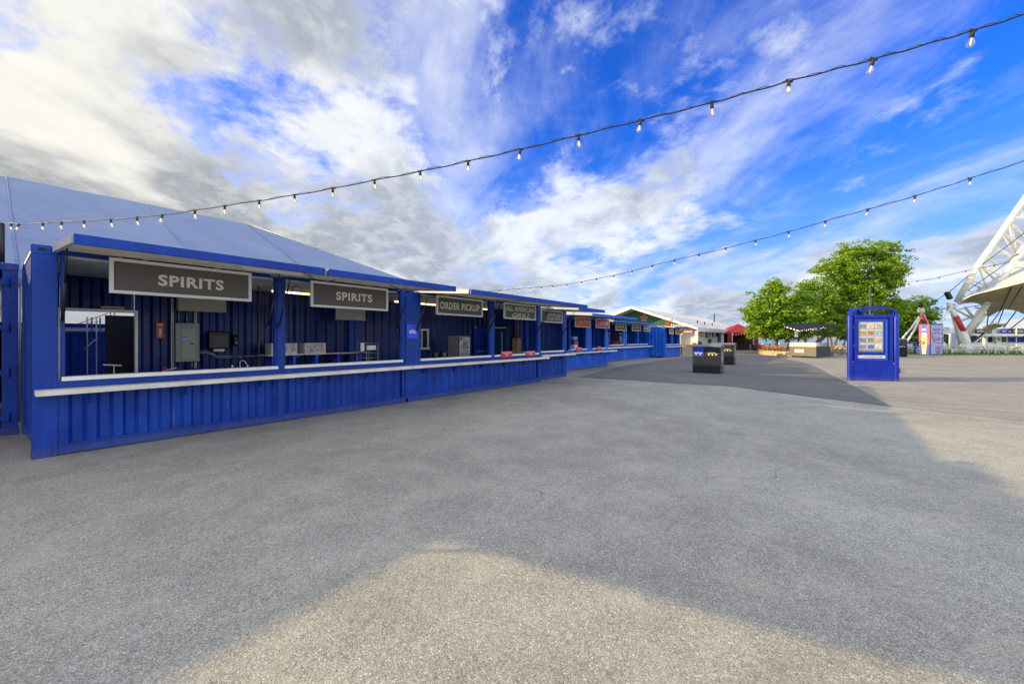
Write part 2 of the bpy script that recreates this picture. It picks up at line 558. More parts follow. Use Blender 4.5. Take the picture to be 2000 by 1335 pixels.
M['silver'] = plain('brushed_aluminium', (0.86, 0.85, 0.83), 0.42, 0.2, 0.10, 5.0, 0.05)
M['endcap'] = plain('pale_end_frame', (0.45, 0.46, 0.48), 0.5, 0.0, 0.1)
M['ledge'] = plain('worn_metal_ledge', (0.84, 0.78, 0.68), 0.45, 0.0, 0.18, 3.0, 0.1)
M['under'] = plain('awning_underside', (0.86, 0.77, 0.62), 0.6, 0.0, 0.22, 2.2, 0.25, 4.0)
M['ceiling'] = plain('grey_ceiling', (0.74, 0.74, 0.72), 0.65, 0.0, 0.2, 2.0, 0.2, 5.0)
M['floor'] = plain('plywood_floor', (0.12, 0.09, 0.07), 0.8)
M['roofwhite'] = plain('white_roof_sheet', (0.72, 0.74, 0.76), 0.5, 0.0, 0.1, 1.5)
M['black'] = plain('black_plastic', (0.018, 0.018, 0.020), 0.42)
M['rubber'] = plain('black_rubber', (0.02, 0.02, 0.022), 0.7)
M['dark'] = plain('dark_interior', (0.012, 0.014, 0.025), 0.7)
M['strut'] = plain('dark_steel', (0.02, 0.025, 0.045), 0.4, 0.3)
M['white'] = plain('white_paint', (0.78, 0.77, 0.74), 0.45, 0.0, 0.06, 2.0)
M['steelwhite'] = plain('cream_white_steel', (0.88, 0.86, 0.80), 0.4, 0.0, 0.06, 1.2)
M['whiteprint'] = plain('white_print', (0.80, 0.78, 0.74), 0.6, 0.0, 0.03)
M['creamprint'] = plain('cream_print', (0.72, 0.64, 0.50), 0.6, 0.0, 0.03)
M['signgrey'] = plain('grey_sign_face', (0.125, 0.113, 0.112), 0.5, 0.0, 0.12, 1.6)
M['signgreen'] = plain('green_sign_face', (0.055, 0.105, 0.095), 0.5, 0.0, 0.10, 2.0)
M['signframe'] = plain('cream_sign_frame', (0.78, 0.72, 0.62), 0.5, 0.0, 0.1, 4.0)
M['signframe2'] = plain('silver_sign_frame', (0.85, 0.84, 0.83), 0.45, 0.0, 0.08, 4.0)
M['beige'] = plain('beige_enamel', (0.42, 0.41, 0.35), 0.45, 0.0, 0.08)
M['greybox'] = plain('grey_enamel', (0.30, 0.33, 0.33), 0.42, 0.0, 0.08)
M['red'] = plain('red_print', (0.62, 0.035, 0.03), 0.45, 0.0, 0.08)
M['orange'] = plain('orange_print', (0.68, 0.12, 0.03), 0.5, 0.0, 0.08)
M['yellow'] = plain('yellow_print', (0.70, 0.58, 0.28), 0.5)
M['lime'] = plain('lime_print', (0.55, 0.68, 0.10), 0.5)
M['citi'] = plain('bright_blue_sign', (0.018, 0.10, 0.95), 0.4, 0.0, 0.04)
M['skyblue'] = plain('sky_blue_print', (0.05, 0.32, 0.75), 0.5)
M['binblue'] = plain('blue_print', (0.015, 0.04, 0.55), 0.45)
M['bin'] = plain('charcoal_steel', (0.020, 0.024, 0.035), 0.55, 0.0, 0.15, 2.0, spec=0.12)
M['binside'] = plain('grey_steel_side', (0.085, 0.085, 0.078), 0.45, 0.2, 0.2, 6.0)
M['galv'] = plain('galvanised_steel', (0.42, 0.41, 0.38), 0.42, 0.6, 0.15, 12.0)
M['brown'] = plain('rusty_pipe', (0.12, 0.065, 0.035), 0.6)
M['kiosk'] = paint('kiosk_blue_enamel', (0.0005, 0.018, 0.36), (0.002, 0.032, 0.46), scuff=0.4, rough=0.30)
M['kioskedge'] = plain('kiosk_blue_trim', (0.02, 0.10, 0.66), 0.3, 0.0, 0.06)
M['tent'] = fabric('pale_blue_tent_fabric', (0.34, 0.44, 0.70), 0.40, 1.0, 0.34)
M['tentwhite'] = fabric('white_tent_fabric', (0.78, 0.79, 0.80), 0.5, 0.2, 0.25)
M['pvroof'] = fabric('shaded_white_roof_fabric', (0.42, 0.47, 0.56), 0.5, 0.4, 0.0)  # white roof fabric with its shade put into the colour
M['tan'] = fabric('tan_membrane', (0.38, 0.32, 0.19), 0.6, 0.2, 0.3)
M['redtent'] = fabric('red_tent_fabric', (0.46, 0.03, 0.03), 0.6, 0.4, 0.15)
M['green'] = plain('green_gable_board', (0.015, 0.11, 0.055), 0.5, 0.0, 0.1, 1.0)
M['grasscol'] = plain('lawn_soil', (0.09, 0.15, 0.03), 0.9, 0.0, 0.4, 1.4)
M['grass'] = leafm('grass_blades', (0.06, 0.12, 0.02), (0.12, 0.22, 0.03), (0.20, 0.28, 0.06))
M['leafA'] = leafm('maple_leaves_bright', (0.08, 0.19, 0.012), (0.22, 0.42, 0.02), (0.46, 0.60, 0.05))
M['leafB'] = leafm('maple_leaves_deep', (0.050, 0.145, 0.015), (0.115, 0.28, 0.02), (0.24, 0.42, 0.035))
M['bark'] = plain('bark', (0.20, 0.15, 0.09), 0.9, 0.0, 0.35, 9.0, 0.6, 30.0)
M['stone'] = plain('sandstone', (0.42, 0.34, 0.22), 0.85, 0.0, 0.35, 3.0, 0.5, 18.0)
M['stone2'] = plain('pale_sandstone', (0.50, 0.42, 0.29), 0.85, 0.0, 0.3, 4.0, 0.5, 18.0)
M['stoned'] = plain('grey_stone', (0.18, 0.17, 0.16), 0.85, 0.0, 0.4, 3.0, 0.5, 18.0)
M['mint'] = plain('pale_mint_panel', (0.50, 0.58, 0.50), 0.45)
M['cartgrey'] = plain('cart_grey_panel', (0.10, 0.105, 0.11), 0.5)
M['cartdark'] = plain('cart_dark_panel', (0.02, 0.023, 0.035), 0.5)
M['wood'] = plain('weathered_wood', (0.30, 0.20, 0.11), 0.7, 0.0, 0.3, 8.0)
M['pink'] = plain('coral_print', (0.62, 0.09, 0.20), 0.5)
M['lilac'] = plain('lilac_print', (0.34, 0.40, 0.72), 0.45)
M['hill'] = plain('far_hillside', (0.30, 0.27, 0.24), 0.95, 0.0, 0.35, 0.02)
M['tube'] = plain('lit_tube', (0.9, 0.85, 0.7), 0.4, emit=(1.0, 0.74, 0.36), es=1.7)
M['filament'] = plain('glowing_filament', (0.9, 0.5, 0.2), 0.4, emit=(1.0, 0.50, 0.20), es=1.8)
M['glow'] = plain('string_bulb_lit', (0.9, 0.8, 0.6), 0.4, emit=(1.0, 0.78, 0.50), es=1.1)
M['purple'] = plain('purple_bulb_lit', (0.4, 0.1, 0.8), 0.4, emit=(0.35, 0.10, 1.0), es=1.6)

m, t, b = mat('clear_glass')
b.inputs['Base Color'].default_value = (1, 0.97, 0.92, 1)
b.inputs['Roughness'].default_value = 0.02
b.inputs['Transmission Weight'].default_value = 0.0
gl = nd(t, 'ShaderNodeBsdfGlossy', {0: (1, 1, 1, 1), 'Roughness': 0.03})
tp = nd(t, 'ShaderNodeBsdfTransparent', {0: (0.93, 0.91, 0.88, 1)})
lw = nd(t, 'ShaderNodeLayerWeight', {0: 0.45})
mx = nd(t, 'ShaderNodeMixShader', {0: mth(t, 'ADD', mth(t, 'MULTIPLY', lw.outputs['Facing'], 0.6), 0.06), 1: tp.outputs[0], 2: gl.outputs[0]})
t.links.new(mx.outputs[0], [x for x in t.nodes if x.type == 'OUTPUT_MATERIAL'][0].inputs[0])
M['glass'] = m

m, t, b = mat('harbour_water')
b.inputs['Base Color'].default_value = (0.10, 0.20, 0.36, 1)
b.inputs['Roughness'].default_value = 0.22
tc = nd(t, 'ShaderNodeTexCoord')
w = nd(t, 'ShaderNodeTexNoise', {'Vector': tc.outputs['Object'], 'Scale': 0.35, 'Detail': 6.0})
bp = nd(t, 'ShaderNodeBump', {'Strength': 0.8, 'Distance': 0.8, 'Height': w.outputs[0]})
t.links.new(bp.outputs[0], b.inputs['Normal'])
M['water'] = m


# ------------------------------------------------------------------ lettering
def textmesh(s, bold=0.0, shear=0.0, extrude=0.0):
    cu = bpy.data.curves.new('lettering_curve', 'FONT')
    cu.body = s
    cu.align_x = 'CENTER'
    cu.offset = bold
    cu.shear = shear
    cu.extrude = extrude
    cu.resolution_u = 3
    cu.space_character = 1.0 + bold * 3
    o = bpy.data.objects.new('lettering_tmp', cu)
    C.objects.link(o)
    bpy.context.view_layer.update()
    dg = bpy.context.evaluated_depsgraph_get()
    me = bpy.data.meshes.new_from_object(o.evaluated_get(dg))
    bpy.data.objects.remove(o)
    bpy.data.curves.remove(cu)
    vs = [v.co.copy() for v in me.vertices]
    fs = [tuple(p.vertices) for p in me.polygons]
    bpy.data.meshes.remove(me)
    return vs, fs


def lettering(s, c, w, h, mt, parent, face='-y', bold=0.03, shear=0.0, ang=None, name='lettering', up=None):
    """flat raised letters centred on c (world), w wide and h high, facing face"""
    vs, fs = textmesh(s, bold, shear, 0.02)
    x0 = min(v.x for v in vs); x1 = max(v.x for v in vs); y0 = min(v.y for v in vs); y1 = max(v.y for v in vs)
    c = Vector(c)
    if ang is None:
        ang = {'-y': 0.0, '-x': -math.pi / 2, 'x': math.pi / 2, 'y': math.pi}[face]
    rx = Vector((math.cos(ang), math.sin(ang), 0))
    nn = Vector((math.sin(ang), -math.cos(ang), 0))
    out = []
    for v in vs:
        a = ((v.x - x0) / (x1 - x0) - 0.5) * w
        d = ((v.y - y0) / (y1 - y0) - 0.5) * h
        out.append(c + rx * a + Vector((0, 0, d)) + nn * (v.z * 0.06))
    mb = MB()
    mb.add(out, fs)
    return mb.build(name, mt, parent)


# ------------------------------------------------------------------ ground
def sheet(name, pts, z, mt):
    bm = bmesh.new()
    f = bm.faces.new([bm.verts.new((p[0], p[1], z)) for p in pts])
    if f.normal.z < 0: f.normal_flip()
    bm.normal_update()
    if f.normal.z < 0: f.normal_flip()
    bmesh.ops.triangulate(bm, faces=[f])
    me = bpy.data.meshes.new(name)
    bm.to_mesh(me); bm.free()
    me.materials.append(mt)
    o = bpy.data.objects.new(name, me)
    C.objects.link(o)
    o['kind'] = 'structure'
    return o


def camrect(x0, x1, z0, z1):
    return [(X * sn + Z * cs, -X * cs + Z * sn) for X, Z in ((x0, z0), (x1, z0), (x1, z1), (x0, z1))]


def smooth_path(P, n=6):
    out = []
    for i in range(len(P) - 1):
        p0, p1, p2, p3 = P[max(i - 1, 0)], P[i], P[i + 1], P[min(i + 2, len(P) - 1)]
        for k in range(n):
            s = k / n
            out.append(tuple(0.5 * ((2 * b) + (c - a) * s + (2 * a - 5 * b + 4 * c - d) * s * s + (3 * b - a - 3 * c + d) * s ** 3)
                             for a, b, c, d in zip(p0, p1, p2, p3)))
    out.append(tuple(P[-1]))
    return out


sheet('water', camrect(-6000, 6000, -60, 9000), -1.6, M['water'])
ground = sheet('ground', camrect(-260, 260, -60, 112), 0.0, M['ground'])
# paler chip-seal apron in the foreground, bounded by a curved joint
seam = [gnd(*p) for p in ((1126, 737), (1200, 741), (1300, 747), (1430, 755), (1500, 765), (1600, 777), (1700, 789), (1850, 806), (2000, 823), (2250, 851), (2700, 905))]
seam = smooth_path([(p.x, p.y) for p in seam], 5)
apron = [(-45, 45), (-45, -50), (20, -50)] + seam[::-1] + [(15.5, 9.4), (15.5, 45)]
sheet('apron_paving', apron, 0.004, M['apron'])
# dark resurfaced road running away between stalls and bins
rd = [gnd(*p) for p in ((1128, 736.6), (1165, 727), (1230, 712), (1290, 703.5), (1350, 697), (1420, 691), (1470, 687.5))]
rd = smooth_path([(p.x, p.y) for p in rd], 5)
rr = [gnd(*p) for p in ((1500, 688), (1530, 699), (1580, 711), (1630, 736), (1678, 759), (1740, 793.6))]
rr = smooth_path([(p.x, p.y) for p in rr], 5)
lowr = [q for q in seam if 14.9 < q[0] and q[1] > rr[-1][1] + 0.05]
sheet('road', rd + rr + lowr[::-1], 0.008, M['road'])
# dark tar joint where the two pavings meet
mb = MB()
rows = []
sj = smooth_path(seam[:-6], 4)
for i, p in enumerate(sj):
    q = Vector(sj[min(i + 1, len(sj) - 1)]) - Vector(sj[max(i - 1, 0)])
    nrm = Vector((-q.y, q.x)).normalized()
    wb_ = 0.012 + 0.010 * noise.noise(Vector((i * 0.7, 1, 2)))
    jx = 0.012 * noise.noise(Vector((i * 0.5, 5, 2)))
    rows.append([(p[0] + nrm.x * (jx - wb_), p[1] + nrm.y * (jx - wb_), 0.012), (p[0] + nrm.x * (jx + wb_), p[1] + nrm.y * (jx + wb_), 0.012)])
mb.grid(rows, False)
tag(mb.build('tar_joint', plain('tar', (0.05, 0.05, 0.05), 0.6, 0, 0.3, 5)), kind='structure')
# pale painted joint line beside the kiosk
ln = [gnd(*p) for p in ((1598, 714), (1632, 734), (1660, 749), (1677, 758))]
mb = MB()
pts = smooth_path([(p.x, p.y) for p in ln], 6)
rows = []
for i, p in enumerate(pts):
    q = Vector(pts[min(i + 1, len(pts) - 1)]) - Vector(pts[max(i - 1, 0)])
    nrm = Vector((-q.y, q.x)).normalized() * (0.028 + 0.014 * math.sin(i * 1.7))
    rows.append([(p[0] - nrm.x, p[1] - nrm.y, 0.013), (p[0] + nrm.x, p[1] + nrm.y, 0.013)])
mb.grid(rows, False)
tag(mb.build('joint_line', plain('pale_joint', (0.42, 0.39, 0.34), 0.8, 0, 0.3, 5)), kind='structure')
# lawn on the right with blades of grass
lw_ = [(p.x, p.y) for p in (gnd(1640, 694), gnd(1770, 694.2), gnd(2000, 693), gnd(2400, 692), gnd(2300, 678), gnd(1640, 680))]
lawn = sheet('lawn', lw_, 0.006, M['grasscol'])
mb = MB()
for i in range(16000):
    px = random.uniform(1645, 2080)
    py = 693.6 - abs(random.gauss(0, 4.5))
    if py < 679: continue
    p = gnd(px, py)
    a = random.uniform(0, 6.28)
    h = random.uniform(0.05, 0.14)
    w_ = 0.018
    d = Vector((math.cos(a), math.sin(a), 0)) * w_
    mb.add([p - d, p + d, p + Vector((random.uniform(-.04, .04), random.uniform(-.04, .04), h))], [(0, 1, 2)])
tag(mb.build('grass', M['grass']), 'short green lawn grass along the far edge of the paving', 'grass', kind='stuff')

# far shore and hills
for nm, (xa, xb, Zd, hh, seed) in {'hills': (-1500, 2600, 1500, 30, 3), 'far_hills': (-3000, 5200, 2900, 78, 9)}.items():
    mb = MB()
    rows = []
    N = 160
    for k in range(N + 1):
        X = xa + (xb - xa) * k / N
        h = hh * (0.55 + 0.6 * noise.noise(Vector((X * 0.0016 + seed, seed, 0))) + 0.22 * noise.noise(Vector((X * 0.012, seed, 3))))
        h = max(3, h)
        rr_ = []
        for Zo, hf in ((0, 0.0), (60, 0.55), (200, 1.0), (600, 0.7)):
            Z = Zd + Zo
            rr_.append((X * sn + Z * cs, -X * cs + Z * sn, -1.7 + h * hf))
        rows.append(rr_)
    mb.grid(rows)
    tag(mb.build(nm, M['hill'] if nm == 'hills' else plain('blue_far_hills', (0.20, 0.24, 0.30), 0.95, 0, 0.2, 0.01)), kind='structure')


# ------------------------------------------------------------------ container stalls
def container(name, label, x0, x1, y0, H=2.87, bays=(), sill=1.04, head=2.775, mt=None, depth=2.44, post_l=0.16, post_r=0.16,
              back_hole=None, left_wall=True, right_wall=True, pitch=0.278, solid_front=False, ledge=None, mids=(), flute_in=True):
    mt = mt or M['blue']
    r = thing(name, label, 'container stall', (x0, y0, 0), group='blue shipping container stalls in a row')
    y1 = y0 + depth
    W = 0.16
    # corner posts with slotted corner castings
    for xa, xb, ya, yb in ((x0, x0 + post_l, y0, y0 + W), (x1 - post_r, x1, y0, y0 + W), (x0, x0 + W, y1 - W, y1), (x1 - W, x1, y1 - W, y1)):
        p = MB().box(xa, xb, ya, yb, 0.0, H).build('corner_post', mt, r, bev=0.012)
        if ya == y0:
            cc = MB()
            xm = (xa + xb) / 2
            cc.box(xa - 0.004, xa + 0.178, ya - 0.006, ya + 0.16, H - 0.12, H + 0.006).box(xa - 0.004, xa + 0.178, ya - 0.006, ya + 0.16, 0.0, 0.118)
            cc.build('corner_casting', mt, p, bev=0.01)
            MB().box(xa + 0.05, xa + 0.13, ya - 0.009, ya - 0.005, H - 0.075, H - 0.035).build('casting_slot', M['dark'], p)
    xl, xr = x0 + post_l, x1 - post_r
    MB().box(x0 + 0.16, x1 - 0.16, y0 + 0.012, y0 + 0.11, head, H - 0.02).build('top_rail', mt, r, bev=0.006)
    MB().box(xl, xr, y0 + 0.006, y0 + 0.09, 0.02, 0.16).box(xl, xr, y0 - 0.018, y0 + 0.03, 0.145, 0.163).build('bottom_rail', mt, r)
    MB().box(x0 + 0.16, x1 - 0.16, y1 - 0.09, y1 - 0.01, 0.02, 0.16).box(x0 + 0.16, x1 - 0.16, y1 - 0.09, y1 - 0.01, H - 0.12, H).build('rear_rail', mt, r)
    if solid_front:
        MB().corr('x', xl, xr, 0.16, head, y0 + 0.02, 0.055, pitch).build('front_wall', mt, r)
    else:
        fp = MB().corr('x', xl, xr, 0.16, sill - 0.05, y0 + 0.022, 0.055, pitch).build('front_panel', mt, r)
        MB().box(xl, xr, y0 + 0.002, y0 + 0.07, sill - 0.11, sill - 0.012).build('window_rail', mt, r, bev=0.004)
        for a, b_ in bays:
            MB().box(a, b_, y0 - 0.045, y0 + 0.13, sill - 0.012, sill + 0.045).build('counter_sill', M['silver'], r, bev=0.004)
        edges = sorted([e for bb in bays for e in bb])
        # jambs and mullions around the bays
        for a, b_ in bays:
            MB().box(a, a + 0.035, y0 + 0.02, y0 + 0.10, sill + 0.045, head).build('jamb', mt, r)
            MB().box(b_ - 0.035, b_, y0 + 0.02, y0 + 0.10, sill + 0.045, head).build('jamb', mt, r)
        for a, b_ in mids:
            MB().box(a, b_, y0 - 0.004, y0 + 0.12, 0.10, head + 0.10).build('mullion_post', mt, r, bev=0.006)
    # back wall, with a doorway where there is one
    bw = MB()
    yb = y1 - 0.06
    if back_hole:
        ha, hb, hz = back_hole
        bw.corr('x', x0 + 0.16, ha, 0.16, H - 0.09, yb, 0.055, pitch)
        bw.corr('x', ha, hb, hz, H - 0.09, yb, 0.055, pitch)
        bw.corr('x', hb, x1 - 0.16, 0.16, H - 0.09, yb, 0.055, pitch)
    else:
        bw.corr('x', x0 + 0.16, x1 - 0.16, 0.16, H - 0.09, yb, 0.055, pitch)
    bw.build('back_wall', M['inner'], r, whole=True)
    if left_wall: MB().corr('y', y0 + 0.16, y1 - 0.16, 0.1, H - 0.05, x0 + 0.03, 0.055, pitch).build('end_wall', mt, r)
    if right_wall: MB().corr('y', y0 + 0.16, y1 - 0.16, 0.1, H - 0.05, x1 - 0.03, 0.055, pitch, -1).build('end_wall', mt, r)
    MB().box(x0 + 0.02, x1 - 0.02, y0 + 0.11, y1 - 0.02, H - 0.025, H + 0.012).build('roof', M['roofwhite'], r)
    MB().box(x0 + 0.165, x1 - 0.165, y0 + 0.115, y1 - 0.10, H - 0.125, H - 0.09).build('ceiling', M['ceiling'], r)
    MB().box(x0 + 0.10, x1 - 0.10, y0 + 0.10, y1 - 0.10, 0.10, 0.15).build('floor', M['floor'], r)
    if ledge:
        la, lb, lz, pr = ledge
        g_ = MB().box(la, lb, y0 - pr, y0 - 0.02, lz - 0.07, lz).build('serving_ledge', M['ledge'], r, bev=0.005)
        br = MB()
        x = la + 0.5
        while x < lb - 0.2:
            br.prism([(x, y0 - pr + 0.05, lz - 0.07), (x, y0 - 0.02, lz - 0.07), (x, y0 - 0.02, lz - 0.24)], (0.012, 0, 0))
            x += 1.1
        br.build('ledge_bracket', mt, g_)
    return r


def awning(root, xa, xb, ya, za, yb, zb, mt, cap=True, cable=True, struts=True, zs=1.85, ys=None, tube_=True, stj=0.0):
    """flip-up shutter used as an awning: hinge line (ya, za), outer lip (yb, zb)"""
    d = Vector((0, yb - ya, zb - za)).normalized()
    nrm = Vector((0, -d.z, d.y))
    if nrm.z < 0: nrm = -nrm
    A = Vector((0, ya, za)); B = Vector((0, yb, zb))
    mb = MB()
    # top sheet
    t0 = 0.035
    def quad(a, b_, th, xa_, xb_):
        return [Vector((xa_, a.y, a.z)), Vector((xb_, a.y, a.z)), Vector((xb_, b_.y, b_.z)), Vector((xa_, b_.y, b_.z))]
    p = quad(A, B, 0, xa, xb)
    o = mb.prism(p, nrm * 0.02)
    aw = o.build('awning', M['roofwhite'], root)
    u = MB()
    q = quad(A + d * 0.06 - nrm * 0.035, B - d * 0.06 - nrm * 0.035, 0, xa + 0.05, xb - 0.05)
    u.prism(q, nrm * 0.03)
    u.build('awning_underside', M['under'], aw)
    fr = MB()
    fr.obox(Vector(((xa + xb) / 2, B.y, B.z)) - nrm * 0.022, (1, 0, 0), d, nrm, (xb - xa) / 2, 0.03, 0.055)
    fr.obox(Vector(((xa + xb) / 2, A.y, A.z)) - nrm * 0.03, (1, 0, 0), d, nrm, (xb - xa) / 2, 0.025, 0.03)
    fr.build('awning_lip', mt, aw, bev=0.004)
    for xe in (xa, xb):
        e = MB()
        e.obox(Vector((xe, (A.y + B.y) / 2, (A.z + B.z) / 2)) - nrm * 0.022, d, (1, 0, 0), nrm, (B - A).length / 2 - 0.035, 0.022, 0.05)
        e.build('awning_end_frame', M['endcap'] if cap else mt, aw, bev=0.004)
    # ribs of the underside
    rb = MB()
    n = max(2, int((xb - xa) / 0.9))
    for i in range(1, n):
        x = xa + (xb - xa) * i / n
        rb.obox(Vector((x, (A.y + B.y) / 2, (A.z + B.z) / 2)) - nrm * 0.042, d, (1, 0, 0), nrm, (B - A).length / 2 - 0.08, 0.012, 0.008)
    rb.build('awning_rib', M['under'], aw)
    if struts:
        ys = ya - 0.02 if ys is None else ys
        for xe in (xa + 0.07 + stj, xb - 0.07 + stj):
            s = MB()
            top = A + d * 0.55 - nrm * 0.04
            bot = Vector((0, ys - 0.02, zs))
            mid = bot.lerp(top, 0.55)
            s.tube([(xe, bot.y, bot.z), (xe, mid.y, mid.z)], 0.020, 8)
            s.tube([(xe, mid.y, mid.z), (xe, top.y, top.z)], 0.011, 8)
            s.box(xe - 0.022, xe + 0.022, bot.y - 0.02, bot.y + 0.03, bot.z - 0.05, bot.z + 0.03)
            s.build('gas_strut', M['strut'], aw)
    return aw


def hang_sign(label, x0, x1, z0, z1, y, face, frame, lines, cols=None, group='framed name signs hanging over the stall counters', fw=0.045, ftype='hanging_sign'):
    """lines: list of (text, material, dx, dz, w, h, bold, shear)"""
    r = thing(ftype, label, 'sign', ((x0 + x1) / 2, y, z0), group=group)
    MB().box(x0 + fw * 0.6, x1 - fw * 0.6, y + 0.012, y + 0.035, z0 + fw * 0.6, z1 - fw * 0.6).build('sign_face', face, r)
    fb = MB()
    fb.box(x0, x1, y - 0.012, y + 0.045, z1 - fw, z1).box(x0, x1, y - 0.012, y + 0.045, z0, z0 + fw)
    fb.box(x0, x0 + fw, y - 0.0122, y + 0.0452, z0 + fw, z1 - fw).box(x1 - fw, x1, y - 0.0122, y + 0.0452, z0 + fw, z1 - fw)
    fb.build('sign_frame', frame, r, bev=0.003)
    hk = MB()
    for x in (x0 + 0.12, x1 - 0.12):
        hk.box(x - 0.012, x + 0.012, y + 0.012, y + 0.02, z1, z1 + 0.10)
    hk.build('hanger', M['galv'], r)
    xm, zm = (x0 + x1) / 2, (z0 + z1) / 2
    for (s, mt, dx, dz, w, h, bo, sh) in lines:
        lettering(s, (xm + dx, y + 0.009, zm + dz), w, h, mt, r, bold=bo, shear=sh)
    return r


# -- A and B: the two twenty-foot stalls nearest the camera
XA0, XA1, XB0, XB1, Y0 = 0.37, 6.415, 6.435, 12.53, 8.35
A_ = container('container_stall', 'nearest blue container stall, two open bays under the grey SPIRITS signs', XA0, XA1, Y0,
               bays=((0.635, 3.425), (3.545, 6.33)), post_l=0.235, post_r=0.085, back_hole=(0.80, 1.78, 2.11), right_wall=False,
               ledge=(XA0 + 0.02, XA1 - 0.002, 0.93, 0.27), mids=((3.425, 3.545),))
B_ = container('container_stall', 'second blue container stall, beneath the ORDER PICKUP and ALL AMERICAN GRILL signs', XB0, XB1, Y0,
               bays=((6.90, 9.69), (9.87, 12.36)), post_l=0.45, left_wall=False, ledge=(XB0 + 0.002, 12.72, 0.93, 0.27), mids=((9.69, 9.87),))
awning(A_, 0.57, 3.30, Y0 - 0.02, 2.86, 6.34, 2.70, M['blue'])
awning(A_, 3.36, 6.20, Y0 - 0.02, 2.86, 6.34, 2.70, M['blue'], stj=0.0)
awning(B_, 6.67, 9.46, Y0 - 0.02, 2.85, 6.34, 2.69, M['blue'])
awning(B_, 9.50, 12.30, Y0 - 0.02, 2.85, 6.34, 2.69, M['blue'])
# narrow container standing end-on (C)
C_ = container('container_stall', 'narrow blue container stall standing end-on, with one bay and the dark cream-framed water sign', 12.56, 15.0, 8.68, H=2.80,
               bays=((13.0, 14.72),), post_l=0.44, post_r=0.28, depth=6.06, ledge=(12.76, 15.0 + 0.25, 0.98, 0.30), left_wall=False, sill=1.07, head=2.72)
awning(C_, 12.75, 14.75, 8.66, 2.80, 6.85, 2.68, M['blue'])
# D, E, F: lighter blue
D_ = container('container_stall', 'lighter blue container stall with two bays below the red signs', 16.34, 22.42, 10.2, bays=((18.02, 19.76), (20.34, 22.1)), mt=M['blue2'],
               post_l=0.9, post_r=0.30, mids=((19.76, 20.34),), ledge=(17.5, 23.1, 0.90, 0.30), sill=1.02, head=2.74, H=2.84)
awning(D_, 16.6, 21.9, 10.18, 2.83, 8.25, 2.70, M['blue2'])
E_ = container('container_stall', 'long lighter blue container stall with three bays, beyond the stall with red signs', 22.3, 34.2, 11.75, H=2.84,
               bays=((26.2, 28.5), (29.2, 31.4), (31.6, 33.6)), mt=M['blue2'], mids=((28.5, 29.2), (31.4, 31.6)), ledge=(24.0, 34.2, 0.98, 0.28), sill=1.12, head=2.74, pitch=0.2)
awning(E_, 24.6, 32.9, 11.73, 2.84, 10.75, 2.74, M['blue2'], struts=False)
F_ = container('container_stall', 'last blue container stall of the row, fluted side wall showing, two small bays', 34.24, 38.6, 10.53, H=2.60,
               bays=((34.7, 36.1), (36.45, 38.1)), mt=M['blue2'], mids=((36.1, 36.45),), ledge=(34.5, 39.4, 0.92, 0.28), sill=1.06, head=2.50)
awning(F_, 34.0, 38.8, 10.51, 2.60, 9.6, 2.52, M['blue2'], struts=False)

# -- container with cargo doors at the far left
L_ = thing('door_container', 'blue shipping container at the far left with hinged cargo doors and lock bars', 'shipping container', (-2.1, 10.78, 0))
for xa in (-2.1, 0.16):
    p = MB().box(xa, xa + 0.17, 10.78, 10.94, 0.0, 2.86).build('corner_post', M['blue'], L_, bev=0.012)
    MB().box(xa - 0.004, xa + 0.176, 10.772, 10.95, 2.74, 2.87).box(xa - 0.004, xa + 0.176, 10.772, 10.95, 0, 0.12).build('corner_casting', M['blue'], p, bev=0.01)
    MB().tube([(xa + 0.085, 10.766, 2.80), (xa + 0.085, 10.776, 2.80)], 0.032, 12).build('casting_hole', M['brown'], p)
MB().box(-1.93, 0.16, 10.80, 10.92, 2.76, 2.86).box(-1.93, 0.16, 10.80, 10.92, 0.02, 0.14).build('door_frame', M['blue'], L_)
for xa, xb in ((-1.91, -0.87), (-0.85, 0.13)):
    dr = MB().corr('x', xa, xb, 0.16, 2.74, 10.83, 0.03, 0.30).build('cargo_door', M['blue'], L_)
    MB().box(xa, xb, 10.826, 10.85, 0.16, 0.22).box(xa, xb, 10.826, 10.85, 2.68, 2.74).box(xa, xa + 0.05, 10.825, 10.85, 0.16, 2.74).box(xb - 0.05, xb, 10.825, 10.85, 0.16, 2.74).build('door_edge', M['blue'], dr)
    for k in (0.27, 0.72):
        xx = xa + (xb - xa) * k
        lb = MB().tube([(xx, 10.79, 0.12), (xx, 10.79, 2.78)], 0.018, 8)
        for z in (0.3, 1.15, 1.9, 2.6):
            lb.box(xx - 0.05, xx + 0.05, 10.785, 10.83, z - 0.03, z + 0.03)
        lb.build('lock_bar', M['blue'], dr)
for z in (0.30, 1.05, 1.80, 2.55):
    h = MB().box(-0.02, 0.235, 10.755, 10.785, z - 0.045, z + 0.045).tube([(0.225, 10.755, z - 0.075), (0.225, 10.755, z + 0.075)], 0.022, 8)
    h.build('door_hinge', M['blue'], L_, bev=0.004)
MB().corr('y', 10.94, 16.7, 0.1, 2.80, 0.30, 0.055, 0.278, -1).corr('y', 10.94, 16.7, 0.1, 2.80, -2.07, 0.036).build('side_wall', M['blue'], L_)
MB().box(-2.08, 0.31, 10.94, 16.8, 2.81, 2.85).build('roof', M['blue'], L_)

# pole carrying the upper light string
MB().tube([(0.165, 12.0 - 0.42, 2.852), (0.165, 11.58, 3.66)], 0.042, 10).box(0.09, 0.24, 11.5, 11.66, 2.852, 2.868).build('light_pole', M['black'])
tag(bpy.data.objects['light_pole'], 'short black pole on the container roof at the left edge, holding the light string', 'pole')

